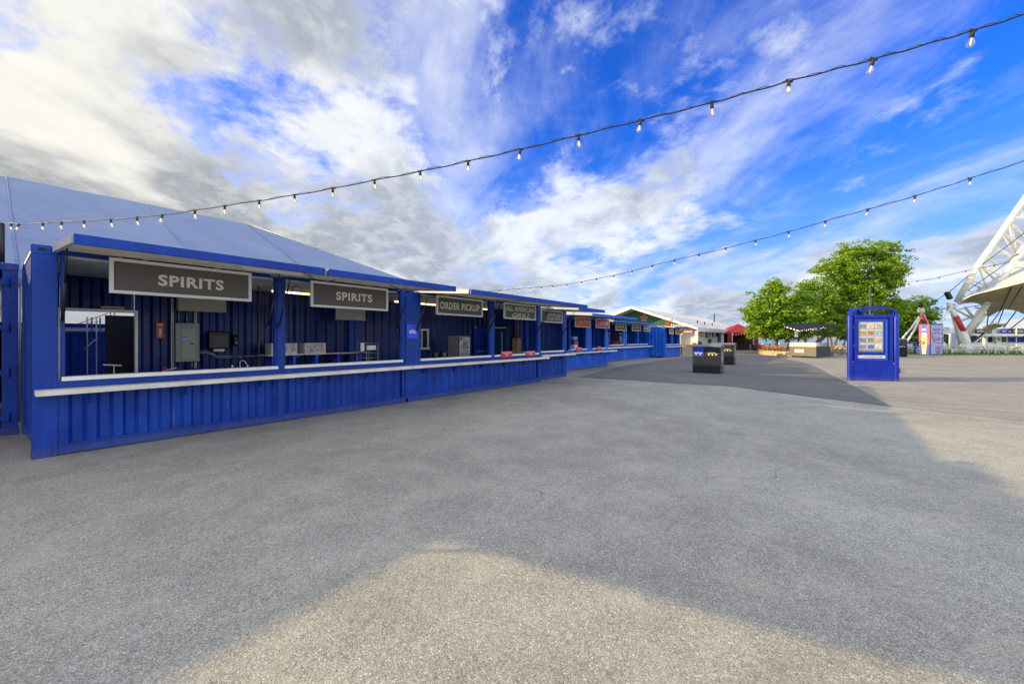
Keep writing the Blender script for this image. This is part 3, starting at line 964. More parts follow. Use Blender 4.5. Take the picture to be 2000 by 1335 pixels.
# -- signs above the counters
WH, CRM = M['whiteprint'], M['creamprint']
SY = 8.13
hang_sign('wide grey sign in a silver frame reading SPIRITS, the nearest and largest one', 1.08, 2.90, 2.27, 2.78, SY, M['signgrey'], M['signframe2'], [('SPIRITS', WH, 0.06, -0.01, 0.86, 0.175, 0.032, 0)])
hang_sign('second grey SPIRITS sign, left of the post with the small blue square sign', 3.96, 5.76, 2.25, 2.77, SY, M['signgrey'], M['signframe2'], [('SPIRITS', WH, 0.06, 0.0, 0.86, 0.175, 0.032, 0)])
hang_sign('green sign in a cream frame reading ORDER PICKUP', 7.27, 9.08, 2.245, 2.755, SY, M['signgreen'], M['signframe'], [('ORDER PICKUP', CRM, 0, 0.0, 1.56, 0.20, 0.03, 0)])
hang_sign('green sign in a cream frame reading ALL AMERICAN GRILL', 10.11, 11.89, 2.245, 2.76, SY, M['signgreen'], M['signframe'],
          [('ALL AMERICAN', CRM, 0, 0.085, 1.56, 0.17, 0.02, 0), ('GRILL', CRM, 0.04, -0.125, 1.00, 0.15, 0.012, 0.3)])
hang_sign('dark sign in a cream frame reading DONT BE SCARED ITS JUST WATER', 12.72, 14.28, 2.22, 2.70, 8.46, M['signgrey'], M['signframe'],
          [("DON'T BE SCARED", WH, 0.18, 0.06, 1.02, 0.13, 0.012, 0), ("IT'S JUST WATER.", WH, 0.18, -0.10, 1.02, 0.13, 0.012, 0)])
s = hang_sign("red sign in a cream frame with yellow script reading Super Poggi's", 18.15, 19.78, 2.18, 2.72, 10.0, M['orange'], M['signframe'], [("Super Poggi's", M['yellow'], 0.1, 0.0, 1.25, 0.30, 0.02, 0.3)])
s = hang_sign('red sign in a cream frame with white letters reading LA BURGER', 20.48, 22.2, 2.18, 2.72, 10.0, M['red'], M['signframe'], [('LA BURGER', WH, 0.12, 0.0, 1.22, 0.22, 0.02, 0)])
GO = plain('gold_print', (0.62, 0.48, 0.16), 0.5)
hang_sign('gold and brown sign in the first bay of the long stall', 26.75, 28.55, 2.16, 2.66, 11.55, plain('brown_sign_face', (0.10, 0.075, 0.03), 0.5), M['signframe'], [('BEER HALL', GO, 0, 0.03, 1.1, 0.17, 0.02, 0)])
hang_sign('gold and brown sign in the second bay of the long stall', 29.75, 31.5, 2.16, 2.66, 11.55, plain('umber_sign_face', (0.11, 0.08, 0.03), 0.5), M['signframe'], [('TAP HOUSE', GO, 0, 0.03, 1.2, 0.17, 0.02, 0)])
hang_sign('charcoal sign in the third bay of the long stall reading SPIRITS', 32.2, 33.7, 2.16, 2.62, 11.55, M['signgrey'], M['signframe'], [('SPIRITS', WH, 0, 0, 0.85, 0.16, 0.02, 0)])
hang_sign('yellow and cream sign in the left bay of the far stall', 34.9, 36.0, 1.95, 2.40, 10.35, M['creamprint'], M['signframe'], [('FRIES', M['orange'], 0, 0, 0.6, 0.22, 0.03, 0)])
hang_sign('pale sign in the right bay of the far stall', 36.6, 38.2, 1.95, 2.40, 10.35, plain('pale_sign_face', (0.42, 0.42, 0.36), 0.5), M['signframe'], [('CHICKEN', M['red'], 0, 0, 0.9, 0.18, 0.03, 0)])

# small blue square sign on the wide post
cz = thing('wall_sign', 'small bright blue square citi sign on the wide blue post', 'sign', (6.66, 8.34, 2.0))
MB().box(6.455, 6.80, 8.325, 8.336, 1.615, 1.965).build('sign_face', M['citi'], cz)
lettering('citi', (6.63, 8.322, 1.79), 0.20, 0.105, WH, cz, bold=0.04)
arc = MB()
arc.tube([(6.66 + 0.052 * math.cos(a), 8.318, 1.85 + 0.042 * math.sin(a)) for a in [R(20 + 14 * k) for k in range(11)]], 0.010, 6)
arc.build('red_arc', M['red'], cz)

# red order-here plates on the sills
for (xa, xb, za, zb, yy, lb) in ((10.15, 10.72, 0.99, 1.19, 8.285, 'red PLEASE ORDER HERE plate, left one under the grill sign'),
                                 (11.52, 12.07, 0.99, 1.17, 8.285, 'red PLEASE ORDER HERE plate, right one under the grill sign'),
                                 (18.5, 19.05, 0.93, 1.15, 10.135, 'red order plate on the sill under the left of the two red signs'),
                                 (20.9, 21.45, 0.93, 1.15, 10.135, 'red order plate on the sill under the right of the two red signs')):
    o = thing('order_plate', lb, 'sign', (xa, yy, za), group='red order here plates on the counter sills')
    MB().box(xa, xb, yy, yy + 0.012, za, zb).build('plate', M['red'], o)
    lettering('PLEASE ORDER', ((xa + xb) / 2, yy - 0.003, zb - 0.045), (xb - xa) * 0.86, 0.042, WH, o)
    lettering('HERE', ((xa + xb) / 2, yy - 0.003, zb - 0.10), (xb - xa) * 0.34, 0.042, WH, o)
    xm = (xa + xb) / 2
    MB().prism([(xm - 0.03, yy - 0.003, za + 0.055), (xm + 0.03, yy - 0.003, za + 0.055), (xm, yy - 0.003, za + 0.015)], (0, 0.002, 0)).build('arrow', WH, o)

# ------------------------------------------------------------------ inside the first stall
YB = Y0 + 2.44 - 0.06      # back wall sheet
YI = YB - 0.045
# door frame and open door in the back wall
df = MB().box(0.76, 0.80, YB - 0.05, YB + 0.06, 0.12, 2.15).box(1.78, 1.82, YB - 0.05, YB + 0.06, 0.12, 2.15).box(0.76, 1.82, YB - 0.052, YB + 0.062, 2.11, 2.16)
dfr = df.build('door_frame', M['silver'], A_)
MB().box(1.30, 1.62, YB - 0.09, YB - 0.055, 2.17, 2.22).build('door_closer', M['beige'], dfr)
# dark door leaf standing open behind the opening
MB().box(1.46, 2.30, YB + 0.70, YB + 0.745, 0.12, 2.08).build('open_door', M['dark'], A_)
# blue container behind the doorway and white structure above it
bk = thing('storage_container', 'blue container with a white band seen through the open back doorway', 'shipping container', (-0.6, 15.4, 0))
MB().corr('x', -0.6, 3.4, 0.1, 1.78, 15.4, 0.036).build('side_wall', M['blue'], bk)
MB().box(-0.6, 3.4, 15.36, 15.42, 1.74, 1.80).box(-0.6, 3.4, 15.36, 15.42, 1.89, 2.0).build('top_rail', M['blue'], bk)
MB().box(-0.6, 3.4, 15.355, 15.43, 1.801, 1.889).build('white_band', M['white'], bk)
MB().box(-0.6, 3.4, 15.44, 17.8, 1.93, 1.99).build('roof', M['blue'], bk)
st = thing('grandstand', 'pale seating structure far behind, seen through the open back doorway', 'grandstand', (0, 29, 0))
for k in range(6):
    MB().box(-4, 9, 29 + k * 0.7, 29.5 + k * 0.7, 1.75 + k * 0.34, 2.03 + k * 0.34).build('seat_row', M['white'], st)
fr_ = MB()
for x in range(-4, 7, 2):
    fr_.box(x - 0.04, x + 0.04, 28.8, 28.9, 0, 3.1)
    fr_.bar((x, 28.8, 1.9), (x + 1.8, 28.8, 2.9), 0.05)
fr_.build('frame', M['galv'], st)
# folded blue rack in the doorway
rk = thing('folding_rack', 'tall folded blue metal rack standing in the back doorway', 'rack', (1.25, YB + 0.35, 0))
for k, x in enumerate((1.17, 1.235, 1.30, 1.355)):
    MB().tube([(x, YB + 0.35 + 0.03 * k, 0.0), (x, YB + 0.35 + 0.03 * k, 2.02)], 0.012, 6).build('rail', M['blue'] if k % 2 else M['galv'], rk)
rg = MB()
for k in range(12):
    z = 0.2 + k * 0.155
    rg.bar((1.17, YB + 0.35, z), (1.355, YB + 0.44, z + (0.03 if k % 2 else -0.03)), 0.012)
rg.build('rung', M['blue'], rk)
MB().tube([(1.11, YB + 0.25, 1.40), (1.30, YB + 0.32, 1.62)], 0.010, 6).build('handle', M['galv'], rk)

fs = thing('fire_sign', 'narrow red fire extinguisher sign with a white arrow on the dark inner wall', 'sign', (2.16, YI - 0.02, 1.6))
MB().box(2.09, 2.22, YI - 0.01, YI, 1.62, 1.94).build('sign_face', M['red'], fs)
MB().box(2.135, 2.175, YI - 0.014, YI - 0.010, 1.66, 1.82).prism([(2.115, YI - 0.014, 1.68), (2.195, YI - 0.014, 1.68), (2.155, YI - 0.014, 1.635)], (0, 0.003, 0)).build('arrow', WH, fs)
lettering('FIRE', (2.155, YI - 0.012, 1.885), 0.09, 0.04, WH, fs)

# electrical gear on perforated struts
eg = thing('electrical_panel', 'pale grey breaker panel on slotted steel struts beneath a wide upper box', 'electrical panel', (2.56, YI, 1.1))
for x in (2.345, 2.735):
    s_ = MB().box(x - 0.021, x + 0.021, YI - 0.03, YI, 0.98, 2.44).build('slotted_strut', M['galv'], eg)
    hl = MB()
    for k in range(28):
        hl.box(x - 0.008, x + 0.008, YI - 0.032, YI - 0.028, 1.0 + k * 0.05, 1.028 + k * 0.05)
    hl.build('slot', M['dark'], s_)
pn = MB().box(2.375, 2.775, YI - 0.14, YI - 0.03, 1.13, 1.93).build('panel_box', M['greybox'], eg, bev=0.006)
dp = MB().box(2.47, 2.70, YI - 0.150, YI - 0.14, 1.19, 1.82).build('panel_door', M['beige'], eg, bev=0.003)
MB().box(2.48, 2.57, YI - 0.154, YI - 0.149, 1.61, 1.65).build('blue_sticker', M['skyblue'], dp)
MB().box(2.48, 2.57, YI - 0.154, YI - 0.149, 1.596, 1.61).build('sticker_edge', WH, dp)
MB().box(2.615, 2.68, YI - 0.160, YI - 0.149, 1.49, 1.515).build('latch', M['black'], dp)
MB().box(2.40, 3.24, YI - 0.22, YI - 0.03, 2.18, 2.56).build('upper_box', M['beige'], eg, bev=0.008)
cd = MB()
for x in (2.44, 2.57):
    cd.tube([(x, YI - 0.09, 1.93), (x - 0.005, YI - 0.09, 2.18)], 0.012, 8)
cd.tube([(2.66, YI - 0.09, 0.97), (2.66, YI - 0.09, 1.13)], 0.012, 8)
for dz in (0.0, 0.035):
    cd.tube([(2.775, YI - 0.06, 1.335 - dz), (2.90, YI - 0.06, 1.335 - dz), (2.98, YI - 0.06, 1.31 - dz), (3.12, YI - 0.06, 1.225 - dz), (3.2, YI - 0.06, 1.215 - dz), (3.56, YI - 0.06, 1.215 - dz)], 0.011, 8)
cd.tube([(3.56, YI - 0.06, 1.215), (3.57, YI - 0.06, 1.17), (3.60, YI - 0.06, 1.20), (4.9, YI - 0.06, 1.215), (6.9, YI - 0.06, 1.19)], 0.012, 8)
cd.build('conduit', M['galv'], eg)

td = thing('towel_dispenser', 'black paper towel dispenser on the inner wall with a towel hanging out', 'dispenser', (3.1, YI, 1.36))
MB().box(2.92, 3.31, YI - 0.24, YI - 0.02, 1.385, 1.77).build('housing', M['black'], td, bev=0.035)
MB().box(2.96, 3.27, YI - 0.247, YI - 0.235, 1.41, 1.68).build('front_cover', plain('dark_grey_plastic', (0.035, 0.037, 0.04), 0.35), td, bev=0.01)
MB().box(3.02, 3.22, YI - 0.16, YI - 0.158, 1.33, 1.386).build('paper_towel', WH, td)
sd = thing('soap_dispenser', 'small oval black soap dispenser beside the towel dispenser', 'dispenser', (3.47, YI, 1.44))
MB().lathe((3.47, YI - 0.05, 1.44), [(0.0, 0), (0.05, 0.01), (0.062, 0.09), (0.062, 0.19), (0.045, 0.25), (0.0, 0.262)], 14).build('housing', M['black'], sd)
MB().lathe((3.47, YI - 0.105, 1.475), [(0.0, 0), (0.024, 0.008), (0.03, 0.04), (0.02, 0.07), (0, 0.075)], 10).build('window', M['galv'], sd)

# brown standpipes, sink and faucet
tag(MB().tube([(3.62, 9.75, 0.15), (3.62, 9.75, 2.76)], 0.016, 8).build('standpipe', M['brown']), 'thin brown vertical pipe inside the stall, left of the middle post', 'pipe')
fc = thing('sink_faucet', 'steel faucet and sink edge low behind the middle of the nearest counter', 'faucet', (3.35, 9.7, 1.0))
MB().tube([(3.28, 9.8, 1.0), (3.28, 9.8, 1.12), (3.30, 9.76, 1.15), (3.34, 9.68, 1.13), (3.34, 9.66, 1.08)], 0.012, 8).build('spout', M['silver'], fc)
MB().box(3.05, 3.60, 9.60, 9.92, 0.985, 1.0).build('sink_rim', M['silver'], fc)
MB().tube([(3.14, 9.8, 1.0), (3.14, 9.8, 1.06)], 0.018, 8).tube([(3.42, 9.8, 1.0), (3.42, 9.8, 1.06)], 0.018, 8).build('valve', M['silver'], fc)
f2 = thing('bar_faucet', 'steel tap with cross handle seen low in the back doorway', 'faucet', (1.33, 10.2, 1.0))
MB().tube([(1.40, 10.1, 0.9), (1.40, 10.1, 1.14)], 0.009, 8).build('spout', M['silver'], f2)
MB().bar((1.26, 10.1, 1.15), (1.50, 10.1, 1.125), 0.02).build('cross_handle', M['silver'], f2)
MB().box(1.10, 1.54, 10.0, 10.2, 0.955, 0.98).build('sink_rim', M['silver'], f2)
rv = thing('red_valve', 'small red capped bottle with a white lever on the sill', 'bottle', (2.0, 8.9, 1.0))
MB().lathe((2.02, 9.7, 1.00), [(0.0, 0.09), (0.03, 0.08), (0.035, 0.04), (0.02, 0.02)], 10).build('cap', M['red'], rv)
MB().lathe((2.02, 9.7, 0.96), [(0.05, 0.0), (0.045, 0.04), (0.02, 0.06)], 10).build('body', M['ledge'], rv)
MB().bar((2.05, 9.7, 1.03), (2.20, 9.7, 1.055), 0.016).build('lever', M['white'], rv)

# inner counter on blue brackets with two printed boxes
ct = thing('back_counter', 'narrow white counter on blue brackets along the inside of the stall', 'counter', (5.1, 10.0, 0))
MB().box(3.86, 6.40, 9.93, 10.40, 1.215, 1.24).build('counter_top', M['ledge'], ct, bev=0.004)
for x in (3.98, 4.45, 4.98, 5.55, 6.18):
    MB().box(x, x + 0.05, 9.98, 10.04, 0.15, 1.215).bar((x + 0.10, 10.0, 1.20), (x + 0.02, 10.2, 1.0), 0.05).build('bracket', M['citi'], ct)
for x0_, x1_, lb in ((3.98, 4.56, 'white beverage box with blue and red figures, left one on the inner counter'), (4.73, 5.26, 'white beverage box with red figures, right one on the inner counter')):
    bx = thing('printed_box', lb, 'box', ((x0_ + x1_) / 2, 10.1, 1.24), group='printed boxes on the inner counter')
    MB().box(x0_, x1_, 10.02, 10.36, 1.24, 1.50).build('carton', plain('carton_white', (0.62, 0.62, 0.60), 0.5), bx, bev=0.004)
    pr = [MB(), MB(), MB()]
    for k in range(34):
        cxk = random.choice((x0_ + 0.12, x0_ + 0.16, x1_ - 0.14, x1_ - 0.10, (x0_ + x1_) / 2)) + random.uniform(-0.05, 0.05)
        czk = 1.37 + random.uniform(-0.09, 0.09)
        sx, sz = random.uniform(0.008, 0.022), random.uniform(0.01, 0.03)
        y_ = 10.014 - 0.0004 * k * 0.1
        pr[k % 3].prism([(cxk - sx, y_, czk - sz), (cxk + sx, y_, czk - sz * 0.4), (cxk + sx * 0.4, y_, czk + sz)], (0, 0.003, 0))
    for p_, mt_, nm in zip(pr, (M['red'], M['binblue'], M['orange']), ('red_print', 'blue_print', 'orange_print')):
        p_.build(nm, mt_, bx)
mb_ = thing('menu_board', 'blank grey menu board on the inner wall behind the second SPIRITS sign', 'board', (6.0, YI, 2.15))
MB().box(5.60, 6.46, 10.16, 10.19, 2.12, 2.60).build('panel', M['galv'], mb_)
MB().box(5.58, 6.48, 10.155, 10.195, 2.10, 2.125).build('frame', M['greybox'], mb_)

# wire rack beside the wide post
wr = thing('wire_rack', 'galvanised wire rack with glassware beside the wide post', 'rack', (6.35, 9.3, 0))
wm = MB()
for x in (5.72, 6.05):
    for y in (8.95, 9.35):
        wm.tube([(x, y, 0.15), (x, y, 1.52)], 0.010, 6)
for z in (1.12, 1.25, 1.38, 1.50):
    for k in range(6):
        x = 5.72 + 0.066 * k
        wm.tube([(x, 8.95, z), (x, 9.35, z)], 0.004, 4)
    for y in (8.95, 9.08, 9.22, 9.35):
        wm.tube([(5.72, y, z), (6.05, y, z)], 0.005, 4)
wm.build('wire_frame', M['galv'], wr)
MB().box(5.60, 5.70, 9.0, 9.02, 1.30, 1.50).box(5.74, 5.98, 8.94, 8.96, 1.33, 1.44).build('label_holder', M['white'], wr)

# ------------------------------------------------------------------ inside the second stall
wf = thing('wall_window', 'small white framed window in the back wall beyond the wide post', 'window', (8.85, YI, 1.2))
MB().box(8.45, 9.20, YI - 0.05, YI, 1.24, 1.30).box(8.45, 9.16, YI - 0.05, YI, 1.87, 1.93).box(9.10, 9.16, YI - 0.052, YI, 1.30, 1.87).box(8.45, 8.51, YI - 0.052, YI, 1.30, 1.87).build('frame', M['white'], wf)
MB().box(8.51, 9.10, YI - 0.02, YI - 0.005, 1.30, 1.87).build('pane', M['dark'], wf)
MB().box(8.86, 8.90, YI - 0.03, YI - 0.02, 1.30, 1.87).build('glazing_bar', M['white'], wf)
for x in (9.42, 9.80):
    o = MB().box(x, x + 0.16, YI - 0.05, YI, 0.98, 1.12).build('socket_box', M['galv'])
    tag(o, 'steel socket box low on the back wall, %s' % ('nearer the white window' if x < 9.6 else 'nearer the grey cooler'), 'socket', 'socket boxes on the back wall')

cl = thing('drinks_cooler', 'grey drinks cooler with a pale canned drink poster on its front', 'cooler', (9.8, 9.85, 0))
MB().box(9.52, 10.10, 9.62, 10.08, 0.15, 1.70).build('cabinet', M['greybox'], cl, bev=0.008)
MB().box(9.53, 10.09, 9.59, 9.62, 0.9, 1.69).build('door', M['black'], cl, bev=0.004)
pst = MB().box(9.56, 10.06, 9.584, 9.59, 1.00, 1.66).build('poster', plain('poster_paper', (0.50, 0.52, 0.50), 0.4, 0, 0.5, 9.0), cl)
lettering('CUT', (9.82, 9.58, 1.43), 0.24, 0.11, M['black'], pst, bold=0.05)
lettering('WATER', (9.82, 9.58, 1.31), 0.34, 0.08, M['black'], pst, bold=0.04)
lettering('COCKTAILS', (9.82, 9.58, 1.22), 0.32, 0.04, M['brown'], pst, bold=0.02)
MB().box(9.58, 9.72, 9.580, 9.583, 1.56, 1.64).build('corner_flash', M['red'], pst)
MB().box(9.60, 10.02, 9.580, 9.583, 1.03, 1.14).build('picture_strip', M['greybox'], pst)

bd = thing('inner_door', 'dark blue steel door with a push bar in the back wall', 'door', (11.85, YI, 0.15))
MB().box(11.40, 12.33, YI - 0.06, YI - 0.01, 0.15, 2.09).build('leaf', M['blue'], bd, bev=0.004)
MB().box(11.50, 12.22, YI - 0.12, YI - 0.075, 1.08, 1.13).build('push_bar', M['galv'], bd)
MB().box(12.345, 12.40, YI - 0.07, YI - 0.01, 0.15, 2.15).build('door_trim', M['silver'], bd)
MB().box(12.20, 12.25, YI - 0.075, YI - 0.06, 1.40, 1.50).build('lock_plate', M['silver'], bd)
MB().tube([(11.45, YI - 0.07, 2.04), (11.45, YI - 0.06, 2.04)], 0.03, 10).build('bell', M['silver'], bd)

fg = thing('glass_fridge', 'upright fridge with bright blue side and glass door in the grill stall', 'fridge', (12.3, 9.9, 0))
MB().box(11.98, 12.36, 9.44, 10.30, 0.15, 2.16).build('cabinet', M['dark'], fg)
MB().box(11.90, 11.98, 10.06, 10.30, 0.3, 2.10).build('branded_trim', M['citi'], fg)
MB().box(11.93, 11.97, 9.50, 10.04, 0.5, 1.98).build('glass_door', plain('blue_glass', (0.02, 0.06, 0.14), 0.08), fg)
MB().box(11.925, 11.935, 9.68, 9.74, 1.1, 1.85).build('pale_tube_strip', M['lilac'], fg)  # pale strip for the glowing tube, its light put into the colour
MB().box(11.91, 11.98, 9.44, 9.50, 0.3, 2.02).build('door_frame', M['blue'], fg)
MB().box(11.90, 11.97, 9.50, 10.04, 1.99, 2.03).build('header', M['white'], fg)
gr_ = thing('griddle', 'dark cooking range with a tan hood at the end of the grill stall', 'range', (12.2, 9.0, 0))
MB().box(11.95, 12.34, 8.72, 9.40, 0.15, 1.06).build('body', M['binside'], gr_)
MB().box(12.10, 12.34, 9.10, 9.34, 1.06, 1.62).build('back_guard', M['wood'], gr_)
MB().box(11.97, 12.30, 8.75, 9.36, 1.06, 1.12).build('hot_plate', M['beige'], gr_)
MB().tube([(12.25, 9.2, 1.62), (12.25, 9.2, 2.6)], 0.06, 8).build('flue', M['brown'], gr_)
for k in range(5):
    pass

# lit fluorescent fixtures under the ceilings
for (xa, xb, yy, lb) in ((3.9, 5.2, 9.9, 'lit tube lamp on the ceiling behind the second SPIRITS sign'), (7.2, 9.4, 9.9, 'lit tube lamp on the ceiling behind the ORDER PICKUP sign'),
                         (10.1, 11.6, 9.9, 'lit tube lamp on the ceiling behind the grill sign')):
    o = thing('ceiling_lamp', lb, 'lamp', ((xa + xb) / 2, yy, 2.6), group='tube lamps under the stall ceilings')
    MB().box(xa, xb, yy - 0.07, yy + 0.07, 2.70, 2.795).build('housing', M['white'], o)
    MB().tube([(xa + 0.05, yy, 2.68), (xb - 0.05, yy, 2.68)], 0.025, 8).build('tube', M['tube'], o)
# unlit white lamp on the first awning underside and loose cables
o = thing('awning_lamp', 'long white lamp strip on the underside of the nearest awning', 'lamp', (3.3, 7.0, 2.6))
MB().box(2.35, 3.30, 6.95, 7.05, 2.675, 2.712).build('housing', M['white'], o)
MB().box(2.4, 3.25, 6.965, 7.035, 2.662, 2.675).build('diffuser', M['silver'], o)
for pts_, lb in (([(3.33, 7.0, 2.70), (3.5, 7.0, 2.63), (3.75, 7.1, 2.64), (3.95, 7.2, 2.70)], 'black cable sagging under the awning between the two SPIRITS signs'),
                 ([(5.0, 7.0, 2.69), (5.2, 7.05, 2.66), (5.4, 7.1, 2.64), (5.5, 7.1, 2.70)], 'black cable sagging under the awning near the second SPIRITS sign')):
    tag(MB().tube(smooth_path(pts_, 5), 0.008, 6).build('loose_cable', M['rubber']), lb, 'cable')
lp = MB()
for cx_, cz_, rr_ in ((3.32, 2.50, 0.10), (3.72, 2.48, 0.12)):
    lp.tube([(cx_ + rr_ * 0.8 * math.cos(a), 8.2, cz_ + rr_ * 1.4 * math.sin(a)) for a in [R(20 + 20 * k) for k in range(17)]], 0.007, 6)
tag(lp.build('cable_loop', M['rubber']), 'coiled black cable hanging beside the middle post', 'cable')

# things in the red signed stall
def goods(name, label, cat, x, y, z, parts):
    r = thing(name, label, cat, (x, y, z))
    for nm, (a, b_, c_, d_, e_, f_), mt_ in parts:
        MB().box(x + a, x + b_, y + c_, y + d_, z + e_, z + f_).build(nm, mt_, r, bev=0.006)
    return r
goods('counter_display', 'cardboard display with red and blue panels on the counter of the red signed stall', 'display', 18.95, 10.5, 0.15,
      [('stand', (-0.2, 0.2, -0.1, 0.1, 0, 1.12), M['white']), ('red_panel', (-0.21, 0.21, -0.112, -0.1, 1.12, 1.28), M['red']), ('header', (-0.2, 0.2, -0.1, 0.1, 1.12, 1.40), M['binblue']), ('bag', (-0.19, 0.19, -0.09, 0.09, 1.40, 1.55), M['lilac'])])
goods('snack_rack', 'dark rack with green and red packets behind the red signed counter', 'rack', 19.3, 11.6, 0.15,
      [('frame', (-0.4, 0.5, -0.1, 0.3, 0, 1.3), M['black']), ('green_packet', (-0.35, -0.1, -0.14, -0.1, 1.3, 1.55), M['leafB']), ('red_packet', (0.0, 0.3, -0.14, -0.1, 1.0, 1.2), M['orange']), ('yellow_packet', (-0.3, -0.05, -0.14, -0.1, 1.6, 1.75), M['lime'])])
for k, (x, lb) in enumerate(((27.3, 'row of pale taps and bottles in the first bay of the long stall'), (30.3, 'row of pale taps and bottles in the second bay of the long stall'))):
    r = thing('bottle_rack', lb, 'bottle rack', (x, 12.6, 0.15), group='bottle racks in the long stall')
    MB().box(x - 0.7, x + 0.7, 12.5, 12.8, 0.15, 1.15).build('shelf', M['black'], r)
    MB().box(x - 0.6, x + 0.6, 12.5, 12.6, 1.92, 2.0).build('lit_header', M['ledge'], r)
    for j in range(6):
        xx = x - 0.55 + j * 0.2
        MB().lathe((xx, 12.55, 1.15), [(0.0, 0), (0.06, 0.01), (0.06, 0.55), (0.03, 0.66), (0, 0.67)], 8).build('bottle', M['mint'] if j % 2 else M['greybox'], r)
goods('red_crate', 'red crate on the counter in the first bay of the long stall', 'crate', 28.6, 12.3, 1.12, [('crate_body', (-0.3, 0.3, -0.15, 0.15, 0, 0.22), M['red']), ('rim', (-0.32, 0.32, -0.17, 0.17, 0.22, 0.26), M['orange'])])


# ------------------------------------------------------------------ things beyond the stalls
RX = Vector((sn, -cs, 0))          # to the right as the street is seen
FW = Vector((cs, sn, 0))           # away along the street
UP = Vector((0, 0, 1))
CANG = YAW - R(90)


def cb(mb, X0, X1, D0, D1, z0, z1):
    return mb.obox(RX * ((X0 + X1) / 2) + FW * ((D0 + D1) / 2) + UP * ((z0 + z1) / 2), RX, FW, UP, abs(X1 - X0) / 2, abs(D1 - D0) / 2, abs(z1 - z0) / 2)


def cp(X, D, z=0.0):
    return RX * X + FW * D + UP * z


def xat(px, D):
    return (px - CXP) / FX * D


def zat(py, D):
    return CAMH - (py - CYP) / FX * D


def onv(px, py, y):
    a = (px - CXP) / FX
    Z = y / (sn - a * cs)
    return Z * (cs + a * sn), CAMH - (py - CYP) / FX * Z


# -- big tent behind the stalls: ridge along x, hipped ends
tt = thing('marquee_tent', 'large pale blue fabric tent with a long ridge rising behind the nearest stalls', 'tent', (3.6, 20, 0))
EV, ZR, ZE = 12.4, 6.6, 2.95
rid = [0.38, 3.67, 6.96]


def roofquad(a, b_, c_, d_, n=48, m=40, sag=0.16):
    rows = []
    for i in range(n + 1):
        s = i / n
        row = []
        for j in range(m + 1):
            t_ = j / m
            p = (a.lerp(b_, s)).lerp(d_.lerp(c_, s), t_)
            bel = math.sin(math.pi * s) * math.sin(math.pi * t_)
            wr_ = noise.noise(Vector((p.x * 0.9 + p.y * 0.55, p.y * 0.16 - p.x * 0.1, 3.0))) * 0.10 + noise.noise(Vector((p.x * 3.4 + p.y * 2.0, p.y * 0.4, 9.0))) * 0.045
            p = p - Vector((0, 0, sag * bel * 0.8)) + Vector((0, 0, wr_ * min(1, 6 * bel + 0.15)))
            row.append(p)
        rows.append(row)
    return rows


def V(*a): return Vector(a)


secs = [((-7.2, EV), (rid[0], 20), (rid[0], EV), None)]
for i in range(2):
    MB().grid(roofquad(V(rid[i], 20, ZR), V(rid[i + 1], 20, ZR), V(rid[i + 1], EV, ZE), V(rid[i], EV, ZE))).build('roof_panel', M['tent'], tt)
    MB().grid(roofquad(V(rid[i + 1], 20, ZR), V(rid[i], 20, ZR), V(rid[i], 27.6, ZE), V(rid[i + 1], 27.6, ZE))).build('roof_panel', M['tent'], tt)
for xe, xr in ((-7.2, rid[0]), (14.15, rid[2])):
    for ye in (EV, 27.6):
        MB().grid(roofquad(V(xr, 20, ZR), V(xr, 20, ZR - .001), V(xe, ye, ZE), V(xr, ye, ZE), sag=0.12)).build('roof_panel', M['tent'], tt)
    MB().grid(roofquad(V(xr, 20, ZR), V(xr, 20, ZR - .001), V(xe, 27.6, ZE), V(xe, EV, ZE), sag=0.12)).build('hip_panel', M['tent'], tt)
for x in rid:
    for ye in (EV, 27.6):
        MB().tube([V(x, 20, ZR + 0.01), V(x, ye, ZE + 0.01)], 0.022, 6).build('roof_seam', M['tent'], tt)
for xe, xr in ((14.15, rid[2]),):
    MB().tube([V(xr, 20, ZR + 0.01), V(xe, EV, ZE + 0.01)], 0.018, 6).build('hip_rope', M['galv'], tt)
MB().box(-7.2, 14.15, EV - 0.01, EV + 0.01, ZE - 0.30, ZE).build('valance', M['tent'], tt)
for x in (-7.1, -3.4, 0.38, 3.67, 6.96, 10.5, 14.05):
    for y in (EV + 0.05, 27.5):
        MB().tube([(x, y, 0), (x, y, ZE)], 0.04, 8).build('tent_pole', M['galv'], tt)

# unseen canopy and closed container on the left, added to shade the foreground
o = thing('shading_canopy', 'unseen pitched canopy, added left of the door container to shade the foreground', 'tent', (-2.8, 9.3, 0))
CL_, CR_, ER_, EF_, EE_ = V(-5.3, 9.3, 3.95), V(-0.5, 9.3, 3.95), V(-3.66, 10.7, 2.7), V(-3.12, 7.8, 2.7), -0.45
MB().grid([[CL_, CR_], [EF_, V(EE_, 7.8, 2.7)]], False).grid([[CR_, CL_], [V(EE_, 10.7, 2.7), ER_]], False).build('roof', M['redtent'], o)
MB().add([CL_, EF_, ER_], [(0, 1, 2)]).add([CR_, V(EE_, 10.7, 2.7), V(EE_, 7.8, 2.7)], [(0, 1, 2)]).build('roof_end', M['redtent'], o)
for x, y in ((-2.2, 7.9), (-0.6, 7.9), (-3.5, 10.6), (-0.6, 10.6)):
    MB().tube([(x, y, 0), (x, y, 2.7)], 0.03, 8).build('leg', M['galv'], o)
o = container('container_stall', 'unseen closed blue container, added left of the door container to shade the foreground', -8.3, -2.25, 10.5, H=2.95, bays=(), solid_front=True)  # out of view, added for its shadow

